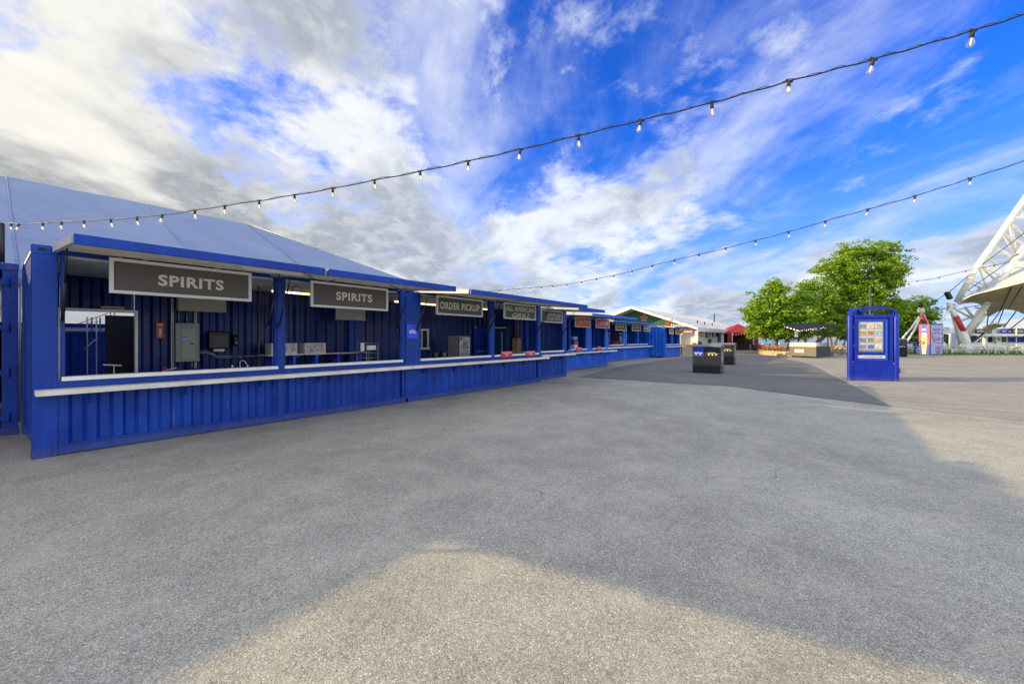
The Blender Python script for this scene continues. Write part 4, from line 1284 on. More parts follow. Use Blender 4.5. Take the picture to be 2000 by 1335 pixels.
# -- white pavilion with green gable
pv = thing('pavilion', 'long white gabled pavilion with a green star gable behind the far stalls', 'building', (60, 17, 0))
GX, GW, YR, YE, YL, PZR, PZE, XE = 44.0, 46.2, 17.2, 10.3, 24.1, 5.05, 2.62, 80.0
rp = MB()
rp.prism([V(GX, YR, PZR), V(XE, YR, PZR), V(XE + 3, YE, PZE), V(GX, YE, PZE)], (0, 0, 0.05))
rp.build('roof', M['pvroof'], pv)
rp2 = MB()
rp2.prism([V(GX, YR, PZR), V(XE, YR, PZR), V(XE + 3, YL, PZE), V(GX, YL, PZE)], (0, 0, 0.05))
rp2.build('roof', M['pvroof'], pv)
nr = 16
for k in range(nr):
    x = GX + 0.6 + (XE - GX) * k / nr
    MB().bar(V(x, YR, PZR + 0.075), V(x, YE, PZE + 0.075), 0.06, 0.03).build('roof_rib', M['white'], pv)
MB().bar(V(GX - 0.05, YR - 0.01, PZR - 0.04), V(GX - 0.05, YE, PZE - 0.04), 0.08, 0.22).build('barge_board', M['white'], pv)
MB().bar(V(GX - 0.05, YR + 0.01, PZR - 0.04), V(GX - 0.05, YL, PZE - 0.04), 0.08, 0.22).build('barge_board', M['white'], pv)
MB().box(GX, XE + 3, YE - 0.06, YE + 0.02, PZE - 0.32, PZE + 0.02).build('eaves_fascia', M['white'], pv)
MB().prism([V(GW, YE + 0.6, 2.55), V(GW, YL - 0.6, 2.55), V(GW, YL - 0.6, PZE + 0.15), V(GW, YR, PZR - 0.06), V(GW, YE + 0.6, PZE + 0.15)], (0.08, 0, 0)).build('green_gable', M['green'], pv)
for f in (0.35, 0.7):
    MB().bar(V(GX + 0.2, YR + (YL - YR) * f, PZR + (PZE - PZR) * f - 0.10), V(GW, YR + (YL - YR) * f, PZR + (PZE - PZR) * f - 0.10), 0.09, 0.14).build('purlin', M['wood'], pv)


def star(c, r1, mt, par, off, nm='star'):
    pts_ = []
    for k in range(10):
        a = R(90 + 36 * k)
        r_ = r1 if k % 2 == 0 else r1 * 0.42
        pts_.append(V(c[0] - off, c[1] + r_ * math.cos(a), c[2] + r_ * math.sin(a)))
    return MB().prism(pts_, (0.01, 0, 0)).build(nm, mt, par)


star((GW, 16.54, 3.88), 0.50, M['whiteprint'], pv, 0.03, 'star_outline')
star((GW, 16.54, 3.88), 0.40, M['red'], pv, 0.05, 'red_star')
lettering('Heineken', (GW - 0.03, 16.5, 3.25), 1.2, 0.2, M['creamprint'], pv, face='-x', bold=0.0)
star((GW, 13.9, 3.22), 0.34, M['red'], pv, 0.05, 'red_star')
lettering('Heineken', (GW - 0.03, 12.4, 3.02), 2.3, 0.36, M['whiteprint'], pv, face='-x', bold=0.03)
MB().corr('y', YE + 0.75, 15.5, 0.0, 2.5, GW + 0.3, 0.04, 0.35).build('fluted_wall', M['white'], pv)
MB().box(GW + 0.25, XE, YE + 0.70, YE + 0.76, 0.0, 2.5).build('side_wall', M['white'], pv)
for x in (GX + 0.05, 57.0, 71.0):
    MB().box(x, x + 0.26, YE, YE + 0.26, 0.0, 2.34).build('column', M['white'], pv)
ar = MB()
ar.tube([V(45.8, 11.3 + 0.85 * math.cos(a) + 0.35, 2.05 + 0.65 * math.sin(a)) for a in [R(10 + 16 * k) for k in range(11)]], 0.10, 6)
ar.build('green_arch', M['green'], pv)
ar = MB()
ar.tube([V(45.78, 11.3 + 0.62 * math.cos(a) + 0.35, 2.05 + 0.45 * math.sin(a)) for a in [R(10 + 16 * k) for k in range(11)]], 0.07, 6)
ar.build('red_arch', M['red'], pv)
MB().box(45.9, 45.95, 12.2, 13.6, 2.0, 2.5).build('banner', M['creamprint'], pv)
MB().box(45.9, 46.0, 12.4, 13.3, 0.2, 2.0).build('menu_panel', M['beige'], pv)
# windows, unit and sign on the long wall, each measured against the wall plane
yw = YE + 0.68
for nm, (pa, pb, pt, pbm), mt_ in (('oval_sign', (1365.5, 1373, 649, 657), M['red']), ('dark_window', (1378, 1381, 649, 659), M['dark']), ('poster', (1383, 1388, 649, 659), M['greybox']),
                                   ('dark_window', (1391, 1394, 649, 660), M['dark']), ('wall_unit', (1383, 1388, 662, 669), M['black']), ('white_cabinet', (1391, 1400, 657, 669), M['mint']),
                                   ('blue_window', (1398, 1405, 650, 668), M['blue']), ('blue_window', (1409, 1417, 650, 668), M['blue'])):
    xa_, za_ = onv(pa, pt, yw)
    xb_, _ = onv(pb, pt, yw)
    zb_ = onv(pb, pbm, yw)[1]
    o = MB().box(xa_, xb_, yw - 0.10 if nm in ('wall_unit', 'white_cabinet') else yw - 0.02, yw + 0.02, zb_, za_).build(nm, mt_, pv)
    if nm == 'oval_sign':
        MB().box(xa_ + 0.1, xb_ - 0.1, yw - 0.03, yw - 0.02, (za_ + zb_) / 2 - 0.06, (za_ + zb_) / 2 + 0.06).build('white_stripe', M['whiteprint'], o)
for px, py in ((1362, 632), (1376, 634.5), (1391, 637)):
    # stubs on the near roof slope
    for yy in [YE + 0.1 * k for k in range(70)]:
        xx, zz = onv(px, py, yy)
        if zz <= PZR - (YR - yy) * (PZR - PZE) / (YR - YE):
            break
    MB().tube([(xx, yy, zz - 0.05), (xx, yy, zz + 0.42)], 0.07, 8).build('vent_pipe', M['black'], pv)
MB().lathe(V(43.9, 12.9, 3.42), [(0.02, 0), (0.12, 0.03), (0.15, 0.14), (0.05, 0.22)], 10).bar(V(43.9, 12.9, 3.6), V(44.0, 13.1, 3.75), 0.05).build('flood_lamp', M['white'], pv)
tag(MB().tube([at(1395, 690, 68), at(1395, 612, 68)], [0.12, 0.10], 8).build('mast_pole', M['binside']), 'thin grey pole rising behind the white pavilion roof', 'pole')
# counter with goods in front of the pavilion
pc = thing('serving_counter', 'low grey counter with a wooden top beside the far stall', 'counter', (42.5, 10.3, 0))
MB().box(41.6, 41.66, 9.4, 11.6, 0.0, 0.95).build('counter_front', M['cartgrey'], pc)
MB().box(41.5, 42.3, 9.4, 11.8, 0.95, 1.0).build('counter_top', M['wood'], pc)
MB().box(40.6, 40.7, 10.9, 11.0, 0, 0.96).build('leg', M['black'], pc)
MB().box(40.2, 40.3, 11.0, 11.1, 0, 0.96).build('leg', M['black'], pc)
tag(MB().lathe(V(41.9, 10.1, 1.0), [(0.0, 0), (0.2, 0.01), (0.2, 0.12), (0.02, 0.2)], 8).build('condiment_bowl', M['red']), 'small red bowl on the wooden counter top near the pavilion', 'bowl')
tag(MB().lathe(V(41.9, 9.62, 1.0), [(0.0, 0), (0.2, 0.01), (0.22, 0.22), (0.1, 0.34), (0, 0.36)], 8).build('drinks_urn', M['black']), 'small black urn at the right end of the wooden counter top', 'urn')

# -- red canopy tent
rt = thing('red_tent', 'red canopy tent with red side curtains and a dark inside beside the tree', 'tent', tuple(at(1450, 684.5, 54) * 1.0)[:2] + (0,))
D0 = 52.5
xl_, xr_ = xat(1421, D0), xat(1482, D0)
xm_ = (xl_ + xr_) / 2 + 0.5
fl, fr2, bl_, br_ = cp(xl_ - .1, D0, 2.35), cp(xr_ + .1, D0, 2.35), cp(xl_ + .2, D0 + 4.2, 2.35), cp(xr_ + .4, D0 + 4.2, 2.35)
pk = cp(xm_, D0 + 2.1, 3.55)
for a_, b_ in ((fl, fr2), (fr2, br_), (br_, bl_), (bl_, fl)):
    MB().add([a_, b_, pk], [(0, 1, 2)]).build('roof_panel', M['redtent'], rt)
    MB().add([a_, b_, b_ - UP * 0.22, a_ - UP * 0.22], [(0, 1, 2, 3)]).build('valance', M['redtent'], rt)
for X0_, X1_ in ((xl_, xl_ + 0.5), (xr_ - 0.62, xr_)):
    rows = [[], []]
    for k in range(13):
        X_ = X0_ + (X1_ - X0_) * k / 12
        for q, z in enumerate((0.05, 2.3)):
            rows[q].append(cp(X_, D0 + 0.02 + 0.06 * math.sin(k * 1.7), z))
    MB().grid(rows).build('side_curtain', M['redtent'], rt)
for X_, D_k in ((xl_ + 0.6, D0), (xr_ - 0.7, D0), (xl_ + .3, D0 + 4.1), (xr_ + .3, D0 + 4.1)):
    MB().tube([cp(X_, D_k, 0), cp(X_, D_k, 2.35)], 0.045, 8).build('leg', M['white'], rt)
cb(MB(), xat(1424, D0 + 4), xat(1478, D0 + 4), D0 + 3.9, D0 + 4.0, 0, 2.3).build('back_curtain', plain('maroon_curtain', (0.05, 0.01, 0.015), 0.7), rt)
cb(MB(), xl_ + .4, xl_ + .5, D0 + .2, D0 + 3.9, 0, 2.3).build('end_curtain', M['dark'], rt)
bb = MB()
for k in range(9):
    bb.lathe(cp(xl_ + 0.7 + k * 0.36, D0 - 0.06, 2.05 - 0.05 * math.sin(k * 1.3)), [(0, 0), (0.03, 0.02), (0.035, 0.05), (0, 0.08)], 6)
tag(bb.build('bulb_row', M['glow'], rt), kind='stuff')
ch = thing('folding_chair', 'dark folding chair inside the red tent', 'chair', tuple(cp(xm_ - .2, D0 + 2)))
cb(MB(), xm_ - .9, xm_ + .1, D0 + 1.8, D0 + 2.2, 0.42, 0.47).build('seat', M['binside'], ch)
cb(MB(), xm_ - .9, xm_ + .1, D0 + 2.18, D0 + 2.22, 0.5, 0.85).build('backrest', M['binside'], ch)
for q in (-.85, .05):
    MB().tube([cp(xm_ + q, D0 + 1.85, 0), cp(xm_ + q, D0 + 2.1, 0.45)], 0.02, 6).build('leg', M['binside'], ch)
wp = thing('wooden_post', 'short wooden post at the opening of the red tent', 'post', tuple(cp(xat(1463, D0 - .3), D0 - .3)))
cb(MB(), xat(1462, D0), xat(1464, D0), D0 - .35, D0 - .25, 0, 0.85).build('post', M['wood'], wp)
wp = thing('tall_bin', 'dark barrel with a wooden rim at the right side of the red tent opening', 'barrel', tuple(cp(xat(1470, D0), D0 - .4)))
MB().lathe(cp(xat(1470, D0), D0 - .4), [(0.2, 0), (0.24, 0.3), (0.22, 0.85), (0.0, 0.86)], 12).build('body', M['black'], wp)
MB().lathe(cp(xat(1470, D0), D0 - .4), [(0.24, 0.80), (0.26, 0.84), (0.22, 0.90)], 12).build('rim', M['wood'], wp)

# -- bins
def waste_bin(label, x, y, w=1.18, d=0.76, h=1.27):
    r = thing('waste_bin', label, 'bin', (x + d / 2, y - w / 2, 0), group='charcoal recycling and landfill stations')
    y0, y1 = y - w, y
    MB().box(x, x + d, y0, y1, 0.03, h - 0.05).build('cabinet', M['bin'], r, bev=0.010)
    MB().box(x + 0.03, x + d - 0.03, y0 + 0.03, y1 - 0.03, 0.0, 0.03).build('plinth', M['black'], r)
    MB().box(x + 0.02, x + d - 0.02, y0 - 0.012, y0 - 0.001, 0.06, h - 0.06).build('side_panel', M['binside'], r)
    lid = MB().prism([(x - 0.03, y0 - 0.03, h - 0.05), (x - 0.03, y0 - 0.03, h - 0.02), (x + d * 0.5, y0 - 0.03, h + 0.06), (x + d + 0.03, y0 - 0.03, h - 0.0), (x + d + 0.03, y0 - 0.03, h - 0.05)], (0, w + 0.06, 0)).build('lid', plain('lid_grey', (0.17, 0.17, 0.18), 0.5), r, bev=0.006)
    fx = x - 0.004
    MB().box(fx - 0.003, fx + 0.006, y1 - 0.47, y1 - 0.05, 0.78, 1.19).build('recycle_panel', M['binblue'], r)
    for q in (0.16, 0.35):
        MB().tube([(fx - 0.008, y1 - q, 1.07), (fx + 0.01, y1 - q, 1.07)], 0.055, 14).build('bottle_hole', M['dark'], r)
    lettering('RECYCLE', (fx - 0.006, y1 - 0.26, 0.93), 0.34, 0.05, M['whiteprint'], r, face='-x', bold=0.03)
    for q in (0.17, 0.35):
        MB().lathe((fx - 0.008, y1 - q, 0.84), [(0.0, 0.0), (0.02, 0.0), (0.02, 0.035), (0.008, 0.045), (0.008, 0.06)], 8).build('bottle_icon', M['whiteprint'], r)
    MB().box(fx - 0.006, fx + 0.012, y0 + 0.16, y0 + 0.52, 1.02, 1.15).build('slot', M['dark'], r)
    lettering('LANDFILL', (fx - 0.004, y0 + 0.34, 0.945), 0.34, 0.05, M['yellow'], r, face='-x', bold=0.03)
    MB().box(fx - 0.004, fx + 0.002, y0 + 0.08, y0 + 0.58, 0.902, 0.912).build('yellow_line', M['yellow'], r)
    for q, mt_ in ((0.18, M['lime']), (0.33, M['whiteprint']), (0.48, M['creamprint'])):
        MB().tube([(fx - 0.006, y0 + q, 0.855), (fx + 0.002, y0 + q, 0.855)], 0.032, 10).build('round_icon', mt_, r)
    lettering('TRASH', (x + d * 0.45, y0 - 0.016, 0.75), 0.12, 0.5, M['whiteprint'], r, face='-y', bold=0.02)
    MB().box(x + d * 0.40, x + d * 0.52, y0 - 0.016, y0 - 0.013, 0.35, 0.47).build('red_mark', M['red'], r)
    return r


waste_bin('nearest charcoal waste station with a blue recycle panel and a landfill slot', 20.2, 4.95)
waste_bin('second charcoal waste station, partly hidden behind the nearest one', 27.3, 5.62, w=1.25)
wb = waste_bin('grey waste station standing right behind the blue map kiosk', 0, 0, w=1.1, d=0.8, h=1.55)
p_ = gnd(1772, 697)
wb.location = (p_.x, p_.y + 1.1, 0)
wb.location = Vector(wb.location)
ORG[wb.name] = Vector((0, 0, 0))
# its parts were built round (0,0): shift the root by the same base offset
wb.location = (p_.x + 0.4, p_.y + 0.55, 0)

# -- triangular kiosk
KZ = 2.47
FL, FR, BK = cp(12.98, 15.62), cp(14.42, 15.26), cp(14.36, 16.80)
kk = thing('map_kiosk', 'bright blue three sided poster kiosk with arched tops standing on the grey paving', 'kiosk', tuple((FL + FR + BK) / 3))


def kpanel(P, Q, main=False):
    d = (Q - P); L = d.length; d.normalize()
    n = Vector((d.y, -d.x, 0))       # outward
    cen = (FL + FR + BK) / 3
    if n.dot(P - cen) < 0: n = -n
    f = MB()
    f.obox(P + d * L / 2 + UP * 0.38 + n * 0.0, d, n, UP, L / 2 - 0.05, 0.05, 0.38)
    lo = f.build('lower_panel', M['kiosk'], kk, bev=0.008)
    MB().obox(P + d * L / 2 + UP * 1.61 - n * 0.03, d, n, UP, L / 2 - 0.06, 0.03, 0.86).build('upper_panel', M['kiosk'], kk)
    fr = MB()
    for (a, b2, z0, z1) in ((0.10, L - 0.10, 2.40, 2.50), (0.10, L - 0.10, 0.70, 0.77)):
        fr.obox(P + d * (a + b2) / 2 + UP * (z0 + z1) / 2 + n * 0.012, d, n, UP, (b2 - a) / 2, 0.05, (z1 - z0) / 2)
    fr.build('cross_bar', M['kiosk'], kk, bev=0.008)
    for s_ in (0.17, L - 0.17):
        MB().obox(P + d * s_ + UP * 1.585 + n * 0.008, d, n, UP, 0.05, 0.045, 0.81).build('side_stile', M['kiosk'], kk, bev=0.008)
    # arch band
    N = 22
    rows = []
    for k in range(N + 1):
        a = math.pi * k / N
        row = []
        for rad, nn_ in ((1.0, 0.07), (1.0, -0.07), (0.90, -0.07), (0.90, 0.07), (1.0, 0.07)):
            hw = (L / 2 + 0.0) * (1 if rad == 1.0 else 0.93)
            hz = 0.355 if rad == 1.0 else 0.305
            row.append(P + d * (L / 2 - hw * math.copysign(abs(math.cos(a)) ** 0.85, math.cos(a))) + UP * (2.46 + hz * math.sin(a) ** 0.8 if math.sin(a) > 1e-6 else 2.46) + n * nn_)
        rows.append(row)
    MB().grid(rows, False).build('arch', M['kiosk'], kk)
    if main:
        ca = math.atan2(d.y, d.x)
        def rect(a, b2, z0, z1, off, th, mt_, nm, par=kk, bev=0):
            return MB().obox(P + d * (L * (a + b2) / 2) + UP * (z0 + z1) / 2 + n * off, d, n, UP, L * (b2 - a) / 2, th, (z1 - z0) / 2).build(nm, mt_, par, bev=bev)
        for a, b2, z0, z1 in ((0.115, 0.80, 2.27, 2.31), (0.115, 0.80, 0.79, 0.83), (0.115, 0.145, 0.83, 2.27), (0.77, 0.80, 0.83, 2.27)):
            rect(a, b2, z0, z1, 0.02, 0.02, M['kioskedge'], 'frame_bar')
        rect(0.145, 0.77, 0.83, 2.27, 0.0, 0.006, M['kiosk'], 'backing')
        ps = rect(0.19, 0.72, 1.10, 2.24, 0.010, 0.004, M['galv'], 'poster')
        sub = [plain('poster_' + n_, c_, 0.5, 0, 0.6, 14) for n_, c_ in (('slate', (0.22, 0.26, 0.34)), ('cream', (0.62, 0.56, 0.44)), ('rose', (0.62, 0.40, 0.34)), ('amber', (0.58, 0.30, 0.14)), ('brick', (0.5, 0.18, 0.12)), ('sky', (0.35, 0.48, 0.72)),
                                                                  ('navy', (0.16, 0.22, 0.46)), ('olive', (0.25, 0.24, 0.12)), ('sand', (0.55, 0.42, 0.30)), ('plum', (0.36, 0.20, 0.30)), ('cobalt', (0.10, 0.14, 0.55)), ('paper', (0.60, 0.58, 0.48)))]
        k = 0
        for r_ in range(4):
            for c_ in range(3):
                a0 = 0.20 + c_ * 0.173
                z1 = 2.215 - r_ * 0.262
                rect(a0, a0 + 0.155, z1 - 0.235, z1, 0.016, 0.003, plain('photo_margin', (0.60, 0.62, 0.62), 0.5) if k == 0 else bpy.data.materials['photo_margin'], 'photo_card', ps)
                rect(a0 + 0.012, a0 + 0.143, z1 - 0.215, z1 - 0.06, 0.0205, 0.0025, sub[k], 'photo', ps)
                k += 1
        rect(0.20, 0.71, 1.115, 1.15, 0.016, 0.003, plain('poster_green', (0.10, 0.26, 0.20), 0.5), 'poster_footer', ps)
        rect(0.17, 0.76, 0.86, 0.965, 0.016, 0.008, M['whiteprint'], 'web_banner')
        mid_ = P + d * (L * 0.465) + n * 0.027 + UP * 0.912
        lettering('LIVE', mid_ - d * (L * 0.16), L * 0.12, 0.045, M['red'], kk, ang=ca, bold=0.03)
        lettering('NATION.COM', mid_ + d * (L * 0.07), L * 0.32, 0.045, M['black'], kk, ang=ca, bold=0.03)
        for a_, z_ in ((0.06, 2.02), (0.06, 1.32), (0.05, 0.70), (0.93, 0.66)):
            rect(a_, a_ + 0.012, z_, z_ + 0.02, 0.055, 0.004, M['silver'], 'screw')


kpanel(FL, FR, True)
kpanel(BK, FL)
kpanel(FR, BK)
for P in (FL, FR, BK):
    MB().lathe(P, [(0.085, 0.0), (0.085, 2.44), (0.075, 2.50), (0.04, 2.53), (0.0, 2.53)], 18).build('corner_post', M['kiosk'], kk)
    MB().lathe(P, [(0.0, 2.36), (0.089, 2.36), (0.089, 2.39), (0, 2.39)], 18).build('post_band', M['kioskedge'], kk)
bx_ = gnd(1757, 744)
ob = MB()
cb(ob, 14.60, 14.78, 15.28, 15.42, 0.30, 0.50)
ob.build('socket_box', M['beige'], kk, bev=0.01)
# thin pole with string light behind the kiosk
tag(MB().tube([at(1699, 713, 18.6) * 1.0, at(1699, 560, 18.6)], 0.035, 8).build('light_pole', M['binside']), 'thin dark pole rising behind the blue kiosk in front of the tree', 'pole')
_o = bpy.data.objects['light_pole.001']

# -- snack cart with butterfly canopy
c0, l0, r0 = gnd(1594, 699.2), gnd(1542, 697.0), gnd(1621, 698.2)
bk_ = l0 + (r0 - c0)
ct = thing('snack_cart', 'dark grey vending cart with a pale mint counter and a folding canopy hung with bulbs', 'cart', tuple((c0 + bk_) / 2))
dl = (l0 - c0).normalized(); dr_ = (r0 - c0).normalized()
e = 0.02
MB().prism([c0 + UP * .12, l0 + UP * .12, bk_ + UP * .12, r0 + UP * .12], (0, 0, 0.80)).build('body', M['cartgrey'], ct, bev=0.01)
nR = Vector((dr_.y, -dr_.x, 0))
if nR.dot(c0 - l0) < 0: nR = -nR
MB().prism([c0 + nR * .015 + UP * .10, r0 + nR * .015 + UP * .10, r0 + nR * .03 + UP * .10, c0 + nR * .03 + UP * .10], (0, 0, 0.86)).build('side_panel', M['cartdark'], ct)
ext = r0 + dr_ * 0.02
nL = Vector((dl.y, -dl.x, 0))
if nL.dot(c0 - r0) < 0: nL = -nL
MB().prism([c0 + nL * .03 + UP * .92, l0 + nL * .03 + UP * .92, l0 - nL * .5 + UP * .92, c0 - nL * .5 + nR * 0 + UP * .92], (0, 0, 0.06)).build('white_ledge', M['white'], ct)
MB().prism([c0 + UP * .98, l0 + UP * .98, l0 - nL * .45 + UP * .98, c0 - nL * .45 + UP * .98], (0, 0, 0.28)).build('mint_counter', M['mint'], ct)
MB().prism([c0 - nL * .46 + UP * .98, c0 - nL * .46 + nR * 0.02 + UP * .98, r0 - nR * .2 + UP * .98, r0 - nR * .25 + UP * .98], (0, 0, 0.26)).build('end_counter', M['greybox'], ct)
mid_ = c0.lerp(l0, 0.62) + nL * 0.012
aL = math.atan2((c0 - l0).y, (c0 - l0).x)
sg = MB().obox(mid_ + UP * 0.55, dl, nL, UP, 0.36, 0.006, 0.13).build('cart_sign', M['whiteprint'], ct)
MB().obox(mid_ + UP * 0.55 - nL * .004, dl, nL, UP, 0.39, 0.006, 0.155).build('sign_border', M['red'], sg)
lettering('Pretzels', mid_ + nL * 0.010 + UP * 0.55, 0.56, 0.12, M['black'], sg, ang=aL, bold=0.02)
for f in (0.12, 0.5, 0.88):
    q = c0.lerp(l0, f) - nL * 0.15
    MB().tube([q + UP * 0.07 - dl * 0.03, q + UP * 0.07 + dl * 0.03], 0.07, 10).build('caster', M['black'], ct)
z3 = lambda px, py, D: at(px, py, D)
w1 = [z3(1533, 635.8, 34.5), z3(1587, 630.2, 36.2), z3(1612, 637.5, 34.0), z3(1560, 643.4, 32.6)]
MB().prism(w1, (0, 0, 0.06)).build('canopy', M['bin'], ct)
mm = [p - UP * 0.03 for p in w1]
MB().prism([p * 1.0 for p in mm], (0, 0, 0.02)).build('canopy_lining', plain('maroon_lining', (0.10, 0.02, 0.03), 0.6), ct)
w2 = [z3(1612, 637.5, 34.0), z3(1587, 630.4, 36.2), z3(1624, 634.0, 37.0), z3(1646.5, 639.8, 35.0)]
MB().prism([w2[0] + UP * .02, w2[1] - UP * .04, w2[2], w2[3]], (0, 0, 0.05)).build('canopy', M['bin'], ct)
ps_ = [c0.lerp(l0, .02) - nL * .3, l0 - nL * .4 - dl * .5, r0 - dr_ * .3]
for q, pxq, t_ in ((ps_[0], 0, 2.5), (ps_[1], 0, 2.62), (ps_[2], 0, 2.6)):
    MB().tube([q + UP * 0.9, q + UP * t_], 0.045, 8).build('canopy_post', M['bin'], ct)
MB().bar(at(1612, 656, 33.9), at(1640, 642, 34.8), 0.09).build('canopy_brace', M['bin'], ct)
MB().bar(at(1558, 658, 34.2), at(1582, 645, 34.0), 0.09).build('canopy_brace', M['bin'], ct)
fb_ = MB().obox((at(1563, 644.2, 33.4) + at(1602, 641.5, 33.4)) / 2, (at(1602, 641.5, 33.4) - at(1563, 644.2, 33.4)).normalized(), FW, UP, (at(1602, 641.5, 33.4) - at(1563, 644.2, 33.4)).length / 2, 0.02, 0.12).build('banner', M['cartgrey'], ct)
lettering('FRESH PRETZELS', (at(1563, 644.0, 33.36) + at(1602, 641.6, 33.36)) / 2 + UP * 0.02, 1.4, 0.13, M['whiteprint'], ct, ang=CANG, bold=0.02)
for k, (py_) in enumerate((648.5, 655.0)):
    q = at(1555.5, py_, 33.6)
    MB().obox(q, RX, FW, UP, 0.13, 0.01, 0.12).build('menu_card', M['whiteprint'], ct)
bm_ = [MB(), MB()]
for k in range(26):
    s_ = k / 25
    p1 = w1[0].lerp(w1[3], 0.5).lerp(w1[1].lerp(w1[2], 0.85), s_)
    p1 = w1[3].lerp(w1[2], s_) - UP * (0.10 + 0.05 * math.sin(k * 2.1)) if k % 2 else w1[0].lerp(w1[3], (s_ * 3) % 1) - UP * 0.1
    bm_[1 if k % 5 == 0 else 0].lathe(p1, [(0, -0.04), (0.035, -0.01), (0.035, 0.02), (0, 0.05)], 6)
tag(bm_[0].build('canopy_bulbs', M['glow'], ct), kind='stuff')
tag(bm_[1].build('purple_bulbs', M['purple'], ct), kind='stuff')

# -- stone planter wall with flowers
sw = thing('planter_wall', 'low curved sandstone planter wall under the trees beside the cart', 'wall', tuple(gnd(1515, 694)))
wl = [gnd(*p) for p in ((1482, 687.5), (1484, 690.8), (1492, 692.6), (1505, 693.8), (1520, 694.8), (1541, 696), (1570, 696), (1628, 695.6), (1660, 695))]
wl = smooth_path([(p.x, p.y) for p in wl], 6)
core = MB()
inner = []
for i, p in enumerate(wl):
    q = Vector(wl[min(i + 1, len(wl) - 1)]) - Vector(wl[max(i - 1, 0)])
    q.normalize()
    n_ = Vector((-q.y, q.x))
    if n_.x < 0: n_ = -n_
    inner.append((p[0] + n_.x * 0.4, p[1] + n_.y * 0.4))
rows = [[(p[0], p[1], 0) for p in wl], [(p[0], p[1], 0.42) for p in wl], [(p[0], p[1], 0.42) for p in inner], [(p[0], p[1], 0) for p in inner]]
core.grid(rows, False).build('wall_core', M['stone'], sw)
stn = [MB(), MB(), MB()]
acc = 0.0
segs = []
for i in range(len(wl) - 1):
    a_, b_ = Vector(wl[i]), Vector(wl[i + 1])
    segs.append((a_, b_, (b_ - a_).length))
def along(sv):
    for a_, b_, l_ in segs:
        if sv <= l_: return a_.lerp(b_, sv / l_), (b_ - a_).normalized()
        sv -= l_
    return segs[-1][1], (segs[-1][1] - segs[-1][0]).normalized()
tot = sum(s_[2] for s_ in segs)
for row in range(4):
    sv = random.uniform(0, .2)
    while sv < tot:
        l_ = random.uniform(0.22, 0.5)
        p, dd_ = along(sv + l_ / 2)
        n_ = Vector((-dd_.y, dd_.x, 0))
        if n_.x > 0: n_ = -n_
        k = 0 if p.y > 2.7 else 2
        k = random.choice((0, 1)) if k == 0 else random.choice((2, 2, 0))
        stn[k].obox(Vector((p.x, p.y, 0.055 + row * 0.11)) + n_ * random.uniform(0.0, 0.035), Vector((dd_.x, dd_.y, 0)), n_, UP, l_ / 2 - 0.012, 0.03, 0.048)
        sv += l_
for s_, mt_, nm in zip(stn, (M['stone'], M['stone2'], M['stoned']), ('sandstone_blocks', 'pale_sandstone_blocks', 'grey_stone_blocks')):
    tag(s_.build(nm, mt_, sw), kind='stuff')
soil = []
for p in wl: soil.append(p)
far = [(p[0] + 5.5, p[1] + 0.5) for p in wl]
MB().grid([[(p[0] + .2, p[1] + .2, 0.36) for p in wl], [(q[0], q[1], 0.5) for q in far]], False).build('soil', plain('planting_soil', (0.10, 0.07, 0.04), 0.95, 0, 0.4, 3), sw)
fl_ = [MB(), MB(), MB()]
for k in range(2600):
    i = random.random()
    p, _ = along(i * tot)
    off = random.uniform(0.35, 3.0)
    x, y = p.x + off * 0.99, p.y + off * 0.10
    h = random.uniform(0.42, 0.95)
    which = 2 if random.random() < 0.5 else (0 if p.y > 1.8 else 1)
    s_ = random.uniform(0.03, 0.07)
    a = random.uniform(0, 6.28)
    c_ = Vector((x, y, h if which != 2 else h * 0.8))
    u_ = Vector((math.cos(a), math.sin(a), random.uniform(-.6, .6))).normalized() * s_
    v_ = Vector((-math.sin(a), math.cos(a), random.uniform(0.2, 1.2))).normalized() * s_
    fl_[which].add([c_ - u_, c_ + v_, c_ + u_, c_ - v_], [(0, 1, 2, 3)])
tag(fl_[0].build('orange_flowers', M['orange']), 'orange and red flowers filling the stone planter', 'flowers', kind='stuff')
tag(fl_[1].build('pale_flowers', plain('dusty_pink_flowers', (0.45, 0.22, 0.20), 0.8, 0, 0.4, 4)), 'dusty pink flowers behind the cart', 'flowers', kind='stuff')
tag(fl_[2].build('planter_foliage', M['grass']), 'low green and yellow foliage in the stone planter', 'plants', kind='stuff')


